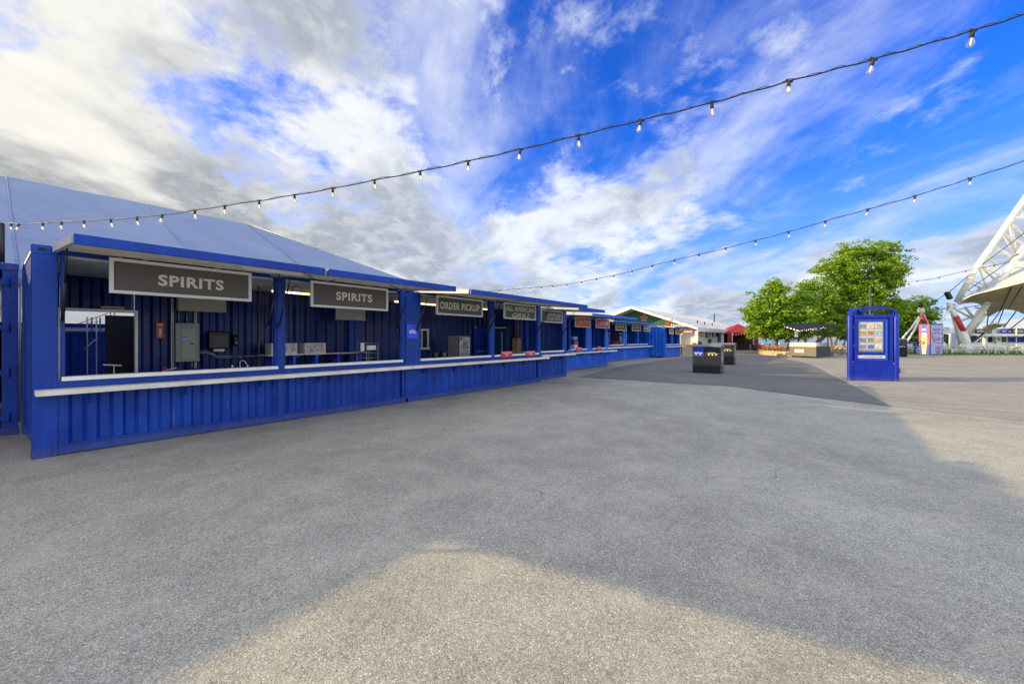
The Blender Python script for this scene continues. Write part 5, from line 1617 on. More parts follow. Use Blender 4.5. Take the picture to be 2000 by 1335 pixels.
# -- trees
def tree(label, base, blobs, trunk_r, n, lm, leaf=0.25, seed=1, group='maple trees along the waterfront', limbs=True):
    rnd = random.Random(seed)
    r = thing('maple_tree', label, 'tree', (base.x, base.y, 0), group=group)
    cx_ = sum(b[0].x for b in blobs) / len(blobs); cy_ = sum(b[0].y for b in blobs) / len(blobs)
    zt = min(b[0].z for b in blobs)
    tr = MB()
    top = Vector((base.x + (cx_ - base.x) * 0.5, base.y + (cy_ - base.y) * 0.5, zt))
    pts_ = [Vector((base.x, base.y, 0)), Vector((base.x + rnd.uniform(-.05, .05), base.y, zt * 0.35)), top.lerp(base, 0.3) * 1.0, top]
    pts_[2] = Vector((base.x + (top.x - base.x) * .6, base.y + (top.y - base.y) * .6, zt * 0.72))
    tr.tube(pts_, [trunk_r * 1.25, trunk_r, trunk_r * 0.85, trunk_r * 0.65], 10)
    if limbs:
        for c_, rad in blobs:
            q = pts_[2].lerp(pts_[3], rnd.uniform(0, 0.9))
            m_ = q.lerp(c_, 0.5) + Vector((rnd.uniform(-.3, .3), rnd.uniform(-.3, .3), 0.2))
            tr.tube([q, m_, c_ + Vector((0, 0, rad.z * 0.3))], [trunk_r * 0.5, trunk_r * 0.32, 0.03], 6)
            for _ in range(4):
                e_ = c_ + Vector((rnd.uniform(-1, 1) * rad.x, rnd.uniform(-1, 1) * rad.y, rnd.uniform(-.5, .9) * rad.z)) * 0.8
                tr.tube([m_.lerp(c_, rnd.random()), e_], [trunk_r * 0.2, 0.015], 5)
    tr.build('trunk', M['bark'], r)
    mb = MB()
    vol = [b[1].x * b[1].z for b in blobs]
    tv = sum(vol)
    for (c_, rad), v_ in zip(blobs, vol):
        nl = int(2.0 * n * v_ / tv)
        ncl = max(8, nl // 34)
        for _ in range(ncl):
            # clumps sit mostly near the outside of each blob, in flat sprays
            while True:
                d = Vector((rnd.gauss(0, 1), rnd.gauss(0, 1), rnd.gauss(0, 1)))
                if d.length > 0.01: break
            d.normalize()
            rr_ = rnd.uniform(0.3, 1.0) ** 0.6
            wob = 1 + 0.60 * noise.noise(c_ + d * 2.6)
            cc = c_ + Vector((d.x * rad.x, d.y * rad.y, d.z * rad.z)) * rr_ * wob
            cr = rnd.uniform(0.32, 0.72)
            tilt = rnd.uniform(-0.35, 0.35)
            for _ in range(34):
                a = rnd.uniform(0, 6.283)
                q = cr * math.sqrt(rnd.random())
                p = cc + Vector((q * math.cos(a), q * math.sin(a), rnd.gauss(0, 0.10) - 0.28 * q * q / cr + tilt * q * math.cos(a) + 0.1))
                s_ = leaf * rnd.uniform(0.55, 1.15)
                u_ = Vector((rnd.gauss(0, 1), rnd.gauss(0, 1), rnd.gauss(0, 0.45))).normalized()
                w_ = Vector((rnd.gauss(0, 1), rnd.gauss(0, 1), rnd.gauss(0, 0.45)))
                w_ = (w_ - u_ * w_.dot(u_)).normalized()
                mb.add([p - u_ * s_ * 0.5, p - w_ * s_ * 0.42 + u_ * s_ * 0.1, p + u_ * s_ * 0.6, p + w_ * s_ * 0.42 + u_ * s_ * 0.1], [(0, 1, 2, 3)])
    mb.build('crown', lm, r)
    return r


def blob(px, py, D, rx, rz, ry=None):
    """centre at pixel, radii given in pixels"""
    k = D / FX
    return (at(px, py, D), Vector((rx * k, (ry or rx) * k, rz * k)))


def G(px, D):
    p = at(px, 0, D); p.z = 0
    return p


tree('leftmost maple, rounded bright crown over the stone planter beside the red tent', G(1516, 42),
     [blob(1508, 608, 42, 36, 42), blob(1484, 632, 42, 26, 26), blob(1542, 628, 42, 40, 34), blob(1515, 572, 42, 20, 22), blob(1560, 600, 43, 30, 30), blob(1515, 648, 42, 42, 16), blob(1560, 648, 42, 24, 14), blob(1470, 612, 42, 14, 14)], 0.17, 15000, M['leafA'], seed=3)
tree('tallest maple, loose crown of several tiers behind the blue kiosk and the cart', G(1593, 44),
     [blob(1690, 520, 46, 58, 40), blob(1722, 492, 46, 30, 20), blob(1662, 500, 46, 34, 22), blob(1630, 530, 46, 34, 24), blob(1740, 530, 46, 32, 26), blob(1600, 590, 45, 38, 34), blob(1670, 590, 46, 56, 36), blob(1625, 632, 44, 50, 22), blob(1585, 558, 45, 26, 16), blob(1730, 600, 47, 40, 30), blob(1562, 640, 45, 26, 18), blob(1700, 560, 46, 50, 30), blob(1650, 560, 46, 36, 28), blob(1640, 605, 45, 40, 26)], 0.24, 25000, M['leafA'], seed=8)
tree('right maple, lower dense crown between the kiosk and the white truss', G(1768, 57),
     [blob(1772, 626, 57, 42, 40), blob(1796, 612, 57, 24, 34), blob(1745, 636, 57, 34, 30), blob(1808, 642, 57, 14, 18), blob(1768, 658, 57, 44, 16)], 0.2, 14500, M['leafB'], seed=5)
tree('maple with a pale trunk behind the cart', G(1573, 52), [blob(1570, 625, 52, 40, 30), blob(1600, 640, 52, 36, 18), blob(1548, 645, 52, 30, 14)], 0.16, 6500, M['leafB'], seed=11)
tree('small maple behind the canopy of the cart', G(1631, 56), [blob(1640, 630, 56, 36, 28), blob(1665, 645, 56, 30, 20)], 0.15, 5500, M['leafB'], seed=12)
tree('background maple trunk seen left of the cart', G(1540, 58), [blob(1535, 640, 58, 28, 16), blob(1510, 645, 58, 20, 12)], 0.16, 3200, M['leafB'], seed=13)
tree('thin background maple directly right of the cart post', G(1624, 62), [blob(1615, 645, 62, 30, 12)], 0.13, 2600, M['leafB'], seed=14)
tree('background maple beside the left edge of the kiosk', G(1648, 60), [blob(1655, 640, 60, 34, 16), blob(1690, 650, 60, 34, 14)], 0.14, 3600, M['leafB'], seed=15)
hb = MB()
rnd = random.Random(4)
for k in range(5200):
    px = rnd.uniform(1700, 1800)
    D = rnd.uniform(62, 68)
    p = at(px, 0, D); p.z = rnd.uniform(0, 1.9) * (0.8 + 0.2 * math.sin(px * 0.2))
    s_ = 0.12
    u_ = Vector((rnd.gauss(0, 1), rnd.gauss(0, 1), rnd.gauss(0, 1))).normalized() * s_
    v_ = Vector((rnd.gauss(0, 1), rnd.gauss(0, 1), rnd.gauss(0, 1))).normalized() * s_
    hb.add([p - u_, p + v_, p + u_, p - v_], [(0, 1, 2, 3)])
tag(hb.build('hedge', M['grass']), 'yellow green hedge on the bank behind the right maple', 'hedge', kind='stuff')

# -- white railing beside the planter and small white tables
for k, (pa, pb, D) in enumerate(((1490, 1503, 45), (1503.5, 1520, 45), (1522, 1541, 44.5))):
    r = thing('railing', ('left', 'middle', 'right')[k] + ' section of the white topped railing behind the flowers', 'railing', tuple(G((pa + pb) / 2, D)), group='railing sections behind the flowers')
    cb(MB(), xat(pa, D), xat(pb, D), D - .1, D + .25, zat(671.6, D), zat(670.2, D)).build('top_rail', M['white'], r)
    for q in (pa + 0.7, pb - 0.7):
        MB().tube([G(q, D), G(q, D) + UP * zat(671.6, D)], 0.035, 6).build('post', M['galv'], r)
    for q in range(3):
        MB().bar(G(pa, D + .1) + UP * (0.45 + q * 0.2), G(pb, D + .1) + UP * (0.45 + q * 0.2), 0.03).build('rail', plain('blue_rail', (0.08, 0.20, 0.45), 0.5) if (k, q) == (0, 0) else bpy.data.materials['blue_rail'], r)


# -- white benches on the lawn
def bench(name='garden_bench'):
    r = thing(name, 'white bench', 'bench', (0, 0, 0), local=True)
    for k in range(4):
        MB().box(-0.62, 0.62, -0.25 + k * 0.125, -0.155 + k * 0.125, 0.43, 0.455).build('seat_slat', M['white'], r)
    for k in range(5):
        MB().box(-0.58, 0.58, 0.27 + k * 0.012, 0.29 + k * 0.012, 0.52 + k * 0.105, 0.585 + k * 0.105).build('back_slat', M['white'], r)
    for s_ in (-1, 1):
        MB().bar((s_ * 0.62, -0.24, 0), (s_ * 0.62, -0.24, 0.66), 0.07).build('front_leg', M['white'], r)
        MB().bar((s_ * 0.62, 0.30, 0), (s_ * 0.62, 0.34, 1.05), 0.07).build('rear_leg', M['white'], r)
        MB().box(s_ * 0.62 - 0.05, s_ * 0.62 + 0.05, -0.30, 0.34, 0.66, 0.70).build('armrest', M['white'], r)
    return r


def picnic(name='picnic_table'):
    r = thing(name, 'white picnic table', 'table', (0, 0, 0), local=True)
    for k in range(5):
        MB().box(-0.9, 0.9, -0.36 + k * 0.145, -0.23 + k * 0.145, 0.72, 0.75).build('top_board', M['white'], r)
    for s_ in (-1, 1):
        MB().box(-0.9, 0.9, s_ * 0.72 - 0.12, s_ * 0.72 + 0.12, 0.43, 0.46).build('bench_board', M['white'], r)
    for s_ in (-1, 1):
        for q in (-1, 1):
            MB().bar((s_ * 0.62, q * 0.25, 0.72), (s_ * (0.62), q * 0.75, 0.0), 0.07).build('leg', M['white'], r)
        MB().bar((s_ * 0.62, -0.80, 0.40), (s_ * 0.62, 0.80, 0.40), 0.06).build('cross_beam', M['white'], r)
    return r


b0, t0 = bench(), picnic()
bl = [(1948, 41.5, 8, 'white slatted bench at the front of the lawn, facing away, near the right edge'), (1895, 42.5, -12, 'white slatted bench beside the base of the leaning mast'),
      (1850, 43.5, 20, 'white slatted bench right behind the poster box'), (1918, 44.5, 178, 'white slatted bench in the second row behind the mast foot'), (2006, 41.5, -6, 'white slatted bench cut by the right edge of the photo'),
      (1862, 46, 160, 'white slatted bench behind the mast feet'), (1785, 44, 30, 'white slatted bench left of the poster box'), (1976, 45, 172, 'white slatted bench in the second row near the right edge')]
tl = [(1925, 43, 82, 'white picnic table between the mast foot and the front bench'), (1972, 42.3, 78, 'white picnic table with splayed legs near the right edge'), (1872, 42.6, 60, 'white picnic table in front of the mast'),
      (1992, 43, 70, 'white picnic table with splayed legs at the right edge'), (1775, 43, 40, 'white picnic table beside the grey waste station'), (1856, 48, 100, 'white picnic table far behind the poster box'),
      (1645, 48, 30, 'white table behind the cart left of the kiosk')]
for lst, src in ((bl, b0), (tl, t0)):
    for i, (px, D, a, lb) in enumerate(lst):
        o = src if i == 0 else copy_tree(src)
        p = G(px, D)
        o.location = (p.x, p.y, 0.0)
        o.rotation_euler = (0, 0, CANG + R(a))
        o['label'] = lb
        o['group'] = 'white benches on the lawn' if src is b0 else 'white picnic tables on the lawn'

# blue folding frame near the grey bin
bf = thing('blue_barrier', 'blue metal barrier frame between the waste station and the poster box', 'barrier', tuple(G(1778, 42)))
for q in (1769.5, 1787):
    MB().tube([G(q, 42), G(q, 42) + UP * 1.22], 0.06, 8).build('post', M['citi'], bf)
MB().bar(G(1769, 42) + UP * 1.2, G(1787.5, 42) + UP * 1.2, 0.09).build('top_bar', M['skyblue'], bf)
MB().bar(G(1769, 42) + UP * 0.7, G(1787.5, 42) + UP * 0.7, 0.04).build('lower_bar', M['skyblue'], bf)

# -- poster box
D1 = 38.6
pL, pC, pR, pB = G(1794.5, 39.3), G(1816, 38.5), G(1842, 39.2), G(1815, 41)
pbx = thing('poster_box', 'tall box with a beer glass poster on one face and a lilac poster beside it', 'advertising box', tuple((pC + pB) / 2))
H1 = 3.0
MB().prism([pL + UP * .03, pC + UP * .03, pR + UP * .03, pB + UP * .03], (0, 0, H1 - 0.03)).build('body', M['black'], pbx, bev=0.01)


def face(P, Q, a0, a1, z0, z1, off, mt_, nm, par=pbx):
    d = (Q - P); L = d.length; d.normalize()
    n = Vector((d.y, -d.x, 0))
    if n.dot(P) > 0: n = -n
    return MB().obox(P + d * (L * (a0 + a1) / 2) + n * off + UP * (z0 + z1) / 2, d, n, UP, L * (a1 - a0) / 2, 0.006, (z1 - z0) / 2).build(nm, mt_, par)


face(pL, pC, 0.02, 0.98, 1.0, 2.92, 0.008, M['pink'], 'coral_field')
face(pL, pC, 0.02, 0.98, 0.06, 1.0, 0.008, M['binblue'], 'blue_field')
face(pL, pC, 0.25, 0.75, 1.6, 2.92, 0.014, M['citi'], 'blue_column')
face(pL, pC, 0.30, 0.70, 2.30, 2.55, 0.020, M['lilac'], 'pale_caption')
dLC = (pC - pL); LLC = dLC.length; dLC.normalize()
nLC = Vector((dLC.y, -dLC.x, 0))
if nLC.dot(pL) > 0: nLC = -nLC
gp = [(0.34, 0.10), (0.66, 0.10), (0.74, 0.9), (0.78, 1.7), (0.72, 2.0), (0.28, 2.0), (0.22, 1.7), (0.26, 0.9)]
MB().prism([pL + dLC * LLC * a_ + UP * z_ + nLC * 0.021 for a_, z_ in gp], nLC * 0.006).build('beer_glass', M['yellow'], pbx)
MB().prism([pL + dLC * LLC * a_ + UP * z_ + nLC * 0.024 for a_, z_ in ((0.25, 1.85), (0.75, 1.85), (0.70, 2.08), (0.5, 2.16), (0.30, 2.08))], nLC * 0.006).build('foam', M['whiteprint'], pbx)
face(pC, pR, 0.06, 0.94, 2.10, 2.88, 0.010, M['lilac'], 'upper_poster')
face(pC, pR, 0.06, 0.94, 0.10, 2.02, 0.010, M['lilac'], 'lower_poster')
face(pC, pR, 0.04, 0.96, 2.03, 2.07, 0.012, M['red'], 'red_line')
dCR = (pR - pC); LCR = dCR.length; dCR.normalize()
nCR = Vector((dCR.y, -dCR.x, 0))
if nCR.dot(pC) > 0: nCR = -nCR
aCR = math.atan2(dCR.y, dCR.x)
def onR(a_, z_, o_=0.022): return pC + dCR * LCR * a_ + UP * z_ + nCR * o_
lettering('AMPLIFY', onR(0.5, 2.44), LCR * 0.62, 0.14, M['black'], pbx, ang=aCR, bold=0.03)
lettering('YOUR', onR(0.5, 2.24), LCR * 0.40, 0.13, M['red'], pbx, ang=aCR, bold=0.03)
ln_ = MB()
for P_ in ([(0.12, 1.9), (0.2, 1.45), (0.32, 1.35), (0.22, 1.85), (0.12, 1.9)], [(0.28, 1.25), (0.4, 1.62), (0.7, 1.66), (0.92, 1.5), (0.92, 1.15), (0.28, 1.25)],
           [(0.42, 1.5), (0.75, 1.45)], [(0.42, 0.5), (0.5, 0.85), (0.75, 0.85), (0.84, 0.4), (0.62, 0.16), (0.46, 0.3), (0.42, 0.5)]):
    ln_.tube([onR(a_, z_, 0.02) for a_, z_ in P_], 0.028, 5)
ln_.build('red_drawing', M['red'], pbx)
ln_ = MB()
for cx_, cz_, rr_ in ((0.62, 0.66, 0.10), (0.62, 0.36, 0.13), (0.62, 1.52, 0.08)):
    ln_.tube([onR(cx_ + rr_ / LCR * math.cos(a), cz_ + rr_ * math.sin(a), 0.024) for a in [R(36 * k) for k in range(11)]], 0.022, 5)
ln_.build('dark_drawing', M['binblue'], pbx)

# -- white space-frame structure with membrane roof
tw = thing('roof_truss', 'white tubular truss and membrane roof of the stage canopy at the right edge', 'canopy structure', tuple(G(1870, 45)))
def T(pts_, r_, nm='truss_tube', mt_=None, n=12):
    return MB().tube([at(*p) for p in pts_], r_, n).build(nm, mt_ or M['steelwhite'], tw)
T([(1868, 590, 45), (1909, 520, 43.5), (1939, 478, 42.4), (1970, 434, 41.3), (2000, 391, 40.2), (2100, 250, 37)], 0.27, 'main_chord')
T([(1882, 655, 46), (1905, 626, 45.5), (1930, 590, 45), (1957, 546, 44), (2000, 484, 43), (2100, 340, 40)], 0.29, 'main_chord')
T([(1880, 664, 50), (1915, 625, 49), (1960, 560, 48), (2010, 500, 47), (2100, 420, 45)], 0.22, 'rear_chord')
for a_, b_, r_ in (((1897, 529, 43.8), (1950, 520, 44), .13), ((1912, 518, 43.5), (1929, 565, 44.5), .12), ((1914, 520, 43.5), (1947, 548, 48), .10), ((1935, 478, 42.5), (1983, 506, 44), .13),
                   ((1938, 481, 42.5), (1976, 498, 47), .10), ((1941, 481, 42.5), (1990, 512, 47), .10), ((1972, 431, 41.5), (1984, 492, 44), .14), ((1976, 433, 41.5), (2006, 470, 47), .11),
                   ((1974, 431, 41), (2040, 408, 44), .13), ((1893, 550, 44), (1922, 566, 46), .12), ((1900, 548, 44), (1930, 558, 48), .09), ((1866, 604, 45.5), (1900, 622, 47), .12),
                   ((1885, 600, 46), (1903, 622, 47), .13), ((1870, 628, 47), (1910, 615, 48), .11), ((1893, 640, 46), (1925, 612, 48), .10), ((1905, 600, 46), (1927, 606, 48), .09), ((1884, 563, 44.3), (1935, 585, 45), .10), ((1924, 498, 43), (1950, 520, 47), .08), ((1912, 516, 43.6), (1960, 541, 44), .11), ((1955, 455, 42), (2004, 478, 43), .11), ((1957, 454, 42), (1996, 520, 47), .08), ((1990, 405, 40.5), (2030, 470, 44), .11), ((1877, 575, 44.6), (1905, 590, 48), .08), ((1888, 648, 46), (1912, 600, 48), .08)):
    T([a_, b_], r_, 'web_tube', n=8)
hub = MB()
for k in range(9):
    c_ = at(1858 + random.uniform(-4, 6), 599 + random.uniform(-5, 7), 44.6 + random.uniform(-.2, .4))
    a = random.uniform(0, 3.1)
    hub.obox(c_, (math.cos(a), math.sin(a), 0.3), (-math.sin(a), math.cos(a), 0.1), (0, 0.1, 1), random.uniform(.12, .34), random.uniform(.05, .2), random.uniform(.1, .32))
hub.build('hub_plates', M['white'], tw)
T([(1861, 606, 44.4), (1867, 618, 44.3)], 0.20, 'mast_head')
T([(1866, 616, 44.4), (1882, 646, 44.3)], 0.24, 'red_sleeve', M['red'])
T([(1881, 645, 44.35), (1893, 676, 44.0)], 0.27, 'mast_leg')
T([(1858, 606, 45), (1869, 640, 45.2), (1878, 680, 45.5)], [0.13, 0.22, 0.20], 'mast_leg')
MB().obox(at(1888, 683, 44) * 1.0, RX, FW, UP, 0.75, 0.6, 0.55).build('concrete_foot', M['white'], tw)
T([(1856, 602, 44.5), (1842, 622, 44.3), (1834, 640, 44.2)], 0.10, 'strut')
T([(1858, 596, 44.5), (1840, 604, 44), (1812, 607, 50)], 0.06, 'stay_cable', M['galv'], 6)
T([(1873, 604, 44.5), (1893, 599, 44), (1960, 590, 43)], 0.05, 'stay_cable', M['galv'], 6)
T([(1812, 597, 50), (1854, 570, 47), (1900, 531, 44), (2000, 455, 40)], 0.035, 'stay_cable', M['black'], 6)
T([(1891, 566, 44), (1950, 525, 42), (2010, 478, 40)], 0.035, 'stay_cable', M['black'], 6)
fl2 = MB().obox(at(1852.5, 577, 44.4), (RX * 0.45 - UP * 0.9).normalized(), FW, (RX * 0.9 + UP * 0.45).normalized(), 0.42, 0.2, 0.15).build('flood_light', M['black'], tw)
for k in range(5):
    MB().bar(at(1848.5 + k * 2, 571.5 + k * 3, 44.15), at(1850 + k * 2, 570.5 + k * 3, 44.15), 0.03).build('lamp_fin', M['binside'], fl2)

# membrane: white top, tan underside
def ribbon(A, B_, n=18, m=5, sag=0.0):
    rows = []
    for j in range(m + 1):
        t_ = j / m
        row = []
        for i in range(n + 1):
            s_ = i / n
            def samp(P_):
                f_ = s_ * (len(P_) - 1)
                k_ = min(int(f_), len(P_) - 2)
                return at(*P_[k_]).lerp(at(*P_[k_ + 1]), f_ - k_)
            p = samp(A).lerp(samp(B_), t_)
            p = p - UP * sag * math.sin(math.pi * t_)
            row.append(p)
        rows.append(row)
    return rows
top_e = smooth_path([(1870, 590, 45.5), (1895, 573, 45.5), (1935, 548, 46), (1975, 520, 46), (2020, 490, 46), (2120, 430, 46)], 4)
lip_e = smooth_path([(1871, 592, 44.0), (1897, 577, 42.5), (1935, 567, 41), (1975, 557, 40), (2020, 545, 39), (2120, 515, 37)], 4)
und_e = smooth_path([(1872, 594, 44.5), (1890, 591, 45), (1908, 591, 46), (1920, 597, 47), (1928, 607, 47.5), (1930, 617, 48), (1944, 610, 47), (1962, 603, 46), (1985, 606, 45), (2010, 613, 44), (2060, 600, 43), (2120, 580, 42)], 4)
MB().grid(ribbon(top_e, lip_e, 30, 6, 0.25)).build('membrane_top', M['tentwhite'], tw)
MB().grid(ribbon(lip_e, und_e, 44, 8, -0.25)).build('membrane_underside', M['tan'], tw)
MB().tube([at(*p) for p in und_e], 0.07, 6).build('edge_cable', M['white'], tw)
MB().tube([at(*p) for p in lip_e], 0.06, 6).build('edge_cable', M['white'], tw)
for a_, b_ in (((1976, 560, 40.5), (1955, 604, 46)), ((1996, 560, 40), (1968, 604, 45)), ((1960, 604, 46), (1948, 636, 47)), ((1956, 604, 46), (1934, 634, 48)), ((1985, 607, 45), (1960, 640, 46)), ((2010, 613, 44), (1966, 648, 46)), ((1930, 617, 48), (1927, 640, 47))):
    T([a_, b_], 0.05, 'stay_cable', M['strut'], 6)
sc_e = smooth_path([(1921, 640, 46), (1932, 634, 46), (1945, 632, 46), (1956, 634, 46), (1964, 633, 46)], 5)
sc_l = smooth_path([(1922, 649, 46.5), (1932, 647, 46.5), (1945, 641, 46.5), (1956, 638, 46.5), (1965, 634, 46.4)], 5)
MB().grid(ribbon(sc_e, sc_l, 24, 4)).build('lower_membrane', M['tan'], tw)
for k in range(11):
    p = Vector(sc_e[min(k * 2, len(sc_e) - 1)])
    MB().tube([at(p.x, p.y + 1, p.z), at(p.x + 1.5, p.y - 2.2, p.z)], 0.07, 6).build('edge_clamp', M['white'], tw)
T([(1922, 650, 46.5), (1900, 668, 46), (1890, 676, 45)], 0.09, 'stay_cable', M['strut'], 6)
T([(1926, 650, 46.5), (1904, 668, 46), (1896, 675, 45)], 0.09, 'stay_cable', M['white'], 6)

# second smaller mast on the left
sm = thing('truss_mast', 'smaller white tripod mast with a red sleeve, in front of the right maple', 'mast', tuple(G(1800, 49)))
def T2(pts_, r_, nm, mt_=None, n=10):
    return MB().tube([at(*p) for p in pts_], r_, n).build(nm, mt_ or M['steelwhite'], sm)
hub = MB()
for k in range(7):
    c_ = at(1800 + random.uniform(-4, 4), 609 + random.uniform(-6, 7), 49 + random.uniform(-.2, .3))
    a = random.uniform(0, 3.1)
    hub.obox(c_, (math.cos(a), math.sin(a), 0.3), (-math.sin(a), math.cos(a), 0.1), (0, 0.1, 1), random.uniform(.1, .26), random.uniform(.05, .2), random.uniform(.1, .3))
hub.build('hub_plates', M['white'], sm)
T2([(1799, 616, 49), (1808, 634, 48.8)], 0.24, 'red_sleeve', M['red'])
T2([(1808, 633, 48.8), (1822, 672, 48.5), (1828, 688, 48)], 0.25, 'mast_leg')
T2([(1803, 616, 49.2), (1812, 634, 49.3), (1826, 670, 49.5)], 0.14, 'mast_leg')
T2([(1795, 618, 49), (1780, 640, 48.5), (1765, 657, 48), (1750, 690, 47)], 0.10, 'mast_strut')
T2([(1797, 620, 49), (1785, 645, 48), (1771, 668, 47.5), (1762, 690, 47)], 0.10, 'mast_strut')
fl2 = MB().obox(at(1797.5, 595, 49), (RX * 0.35 - UP * 0.93).normalized(), FW, (RX * 0.93 + UP * 0.35).normalized(), 0.34, 0.18, 0.13).build('flood_light', M['black'], sm)

# -- far concession stalls under white tents
D2 = 62.0
cn = thing('concession_stalls', 'row of blue and dark concession stalls with sign boards and an awning beyond the lawn', 'stall row', tuple(G(1960, D2)))
xa_, xb_ = xat(1886, D2), xat(2070, D2)
cb(MB(), xa_, xb_, D2 + .3, D2 + 3, 0, zat(640, D2)).build('back_wall', M['white'], cn)
cb(MB(), xa_, xb_, D2, D2 + .3, 0, zat(668.5, D2)).build('counter_front', M['white'], cn)
for pa, pb, mt_, nm in ((1889, 1897, M['dark'], 'dark_opening'), (1900, 1918, plain('deep_blue_shade', (0.02, 0.03, 0.12), 0.6), 'blue_opening'), (1926, 1941, M['dark'], 'dark_opening'), (1953, 1969, plain('roller_shutter', (0.04, 0.05, 0.07), 0.5), 'roller_shutter'), (1973, 2060, M['blue'], 'blue_front')):
    if nm == 'blue_front':
        mb = MB()
        n_ = 60
        rows = [[], []]
        for k in range(n_ * 2):
            X_ = xat(pa, D2) + (xat(pb, D2) - xat(pa, D2)) * (k // 2 + (0.5 if k % 2 else 0)) / n_
            dd_ = D2 + .2 - (0.05 if (k // 2) % 2 else 0)
            rows[0].append(cp(X_, dd_, zat(668, D2))); rows[1].append(cp(X_, dd_, zat(656, D2)))
        mb.grid(rows, False).build(nm, mt_, cn)
    else:
        cb(MB(), xat(pa, D2), xat(pb, D2), D2 + .2, D2 + .29, zat(668, D2), zat(656, D2)).build(nm, mt_, cn)
for pa, pb, mt_, txt, tm in ((1903, 1935, M['black'], 'QUESADILLAS', M['whiteprint']), (1953, 1973, M['binblue'], 'Tap Room', M['whiteprint']), (1974, 2012, M['black'], 'SNACK BAR', M['whiteprint']), (2013, 2050, M['white'], 'DRINKS', M['black'])):
    o = cb(MB(), xat(pa, D2), xat(pb, D2), D2 - .15, D2 - .08, zat(650.5, D2), zat(642.5, D2)).build('sign_board', mt_, cn)
    lettering(txt, cp(xat((pa + pb) / 2, D2), D2 - .17, zat(646.5, D2)), (xat(pb, D2) - xat(pa, D2)) * 0.85, 0.34, tm, o, ang=CANG, bold=0.03)
mb = MB()
rows = [[], [], []]
for k in range(49):
    X_ = xat(1890, D2) + (xb_ - xat(1890, D2)) * k / 48
    rows[0].append(cp(X_, D2 - .1, zat(651.5, D2)))
    rows[1].append(cp(X_, D2 - 1.2, zat(654.5, D2 - 1.2)))
    rows[2].append(cp(X_, D2 - 1.2, zat(656.5 + (0.7 if k % 4 else -0.6), D2 - 1.2)))
mb.grid(rows, False).build('awning', M['tentwhite'], cn)
for pa, pb in ((1920, 1924.5), (1942, 1951)):
    cb(MB(), xat(pa, D2), xat(pb, D2), D2 - .3, D2 + .1, 0, zat(656, D2)).build('pillar', M['white'], cn)
lettering('BAR', cp(xat(1946.5, D2), D2 - .33, zat(662, D2)), 0.4, 0.5, M['black'], cn, ang=CANG, bold=0.03)
wt1 = thing('white_tent', 'wide white tent roof above the far concession stalls at the right edge', 'tent', tuple(G(1970, D2 + 4)))
MB().grid([[at(1889, 642, D2 - .3), at(1985, 641, D2 - .3), at(2080, 641, D2 - .3)], [at(1925, 631, D2 + 3), at(1988, 622, D2 + 4), at(2080, 605, D2 + 4)], [at(1950, 634, D2 + 9), at(2010, 634, D2 + 9), at(2080, 640, D2 + 9)]]).build('roof', M['tentwhite'], wt1)
for px in (1890, 1985, 2075):
    MB().tube([G(px, D2 - .35), G(px, D2 - .35) + UP * zat(642, D2)], 0.07, 8).build('pole', M['white'], wt1)
wt2 = thing('white_tent', 'small white tent with a pale side wall behind the leaning mast', 'tent', tuple(G(1860, 60)))
MB().grid([[at(1838, 650, 58), at(1884, 650, 58)], [at(1848, 634, 61), at(1878, 632, 61)], [at(1840, 650, 65), at(1886, 650, 65)]], False).build('roof', M['tentwhite'], wt2)
cb(MB(), xat(1858, 58), xat(1868, 58), 58, 58.1, 0, zat(650, 58)).build('side_wall', M['lilac'], wt2)
cb(MB(), xat(1868.2, 58), xat(1884, 58), 58, 58.1, 0, zat(650, 58)).build('side_wall', M['white'], wt2)
cb(MB(), xat(1850, 58), xat(1856, 58), 58.2, 58.3, 0, zat(652, 58)).build('dark_doorway', M['dark'], wt2)
cb(MB(), xat(1843, 58), xat(1848, 58), 57.9, 58.0, zat(668, 58), zat(652, 58)).build('banner', M['black'], wt2)
for px in (1839, 1857, 1884):
    MB().tube([G(px, 57.8), G(px, 57.8) + UP * zat(650, 58)], 0.06, 8).build('pole', M['white'], wt2)

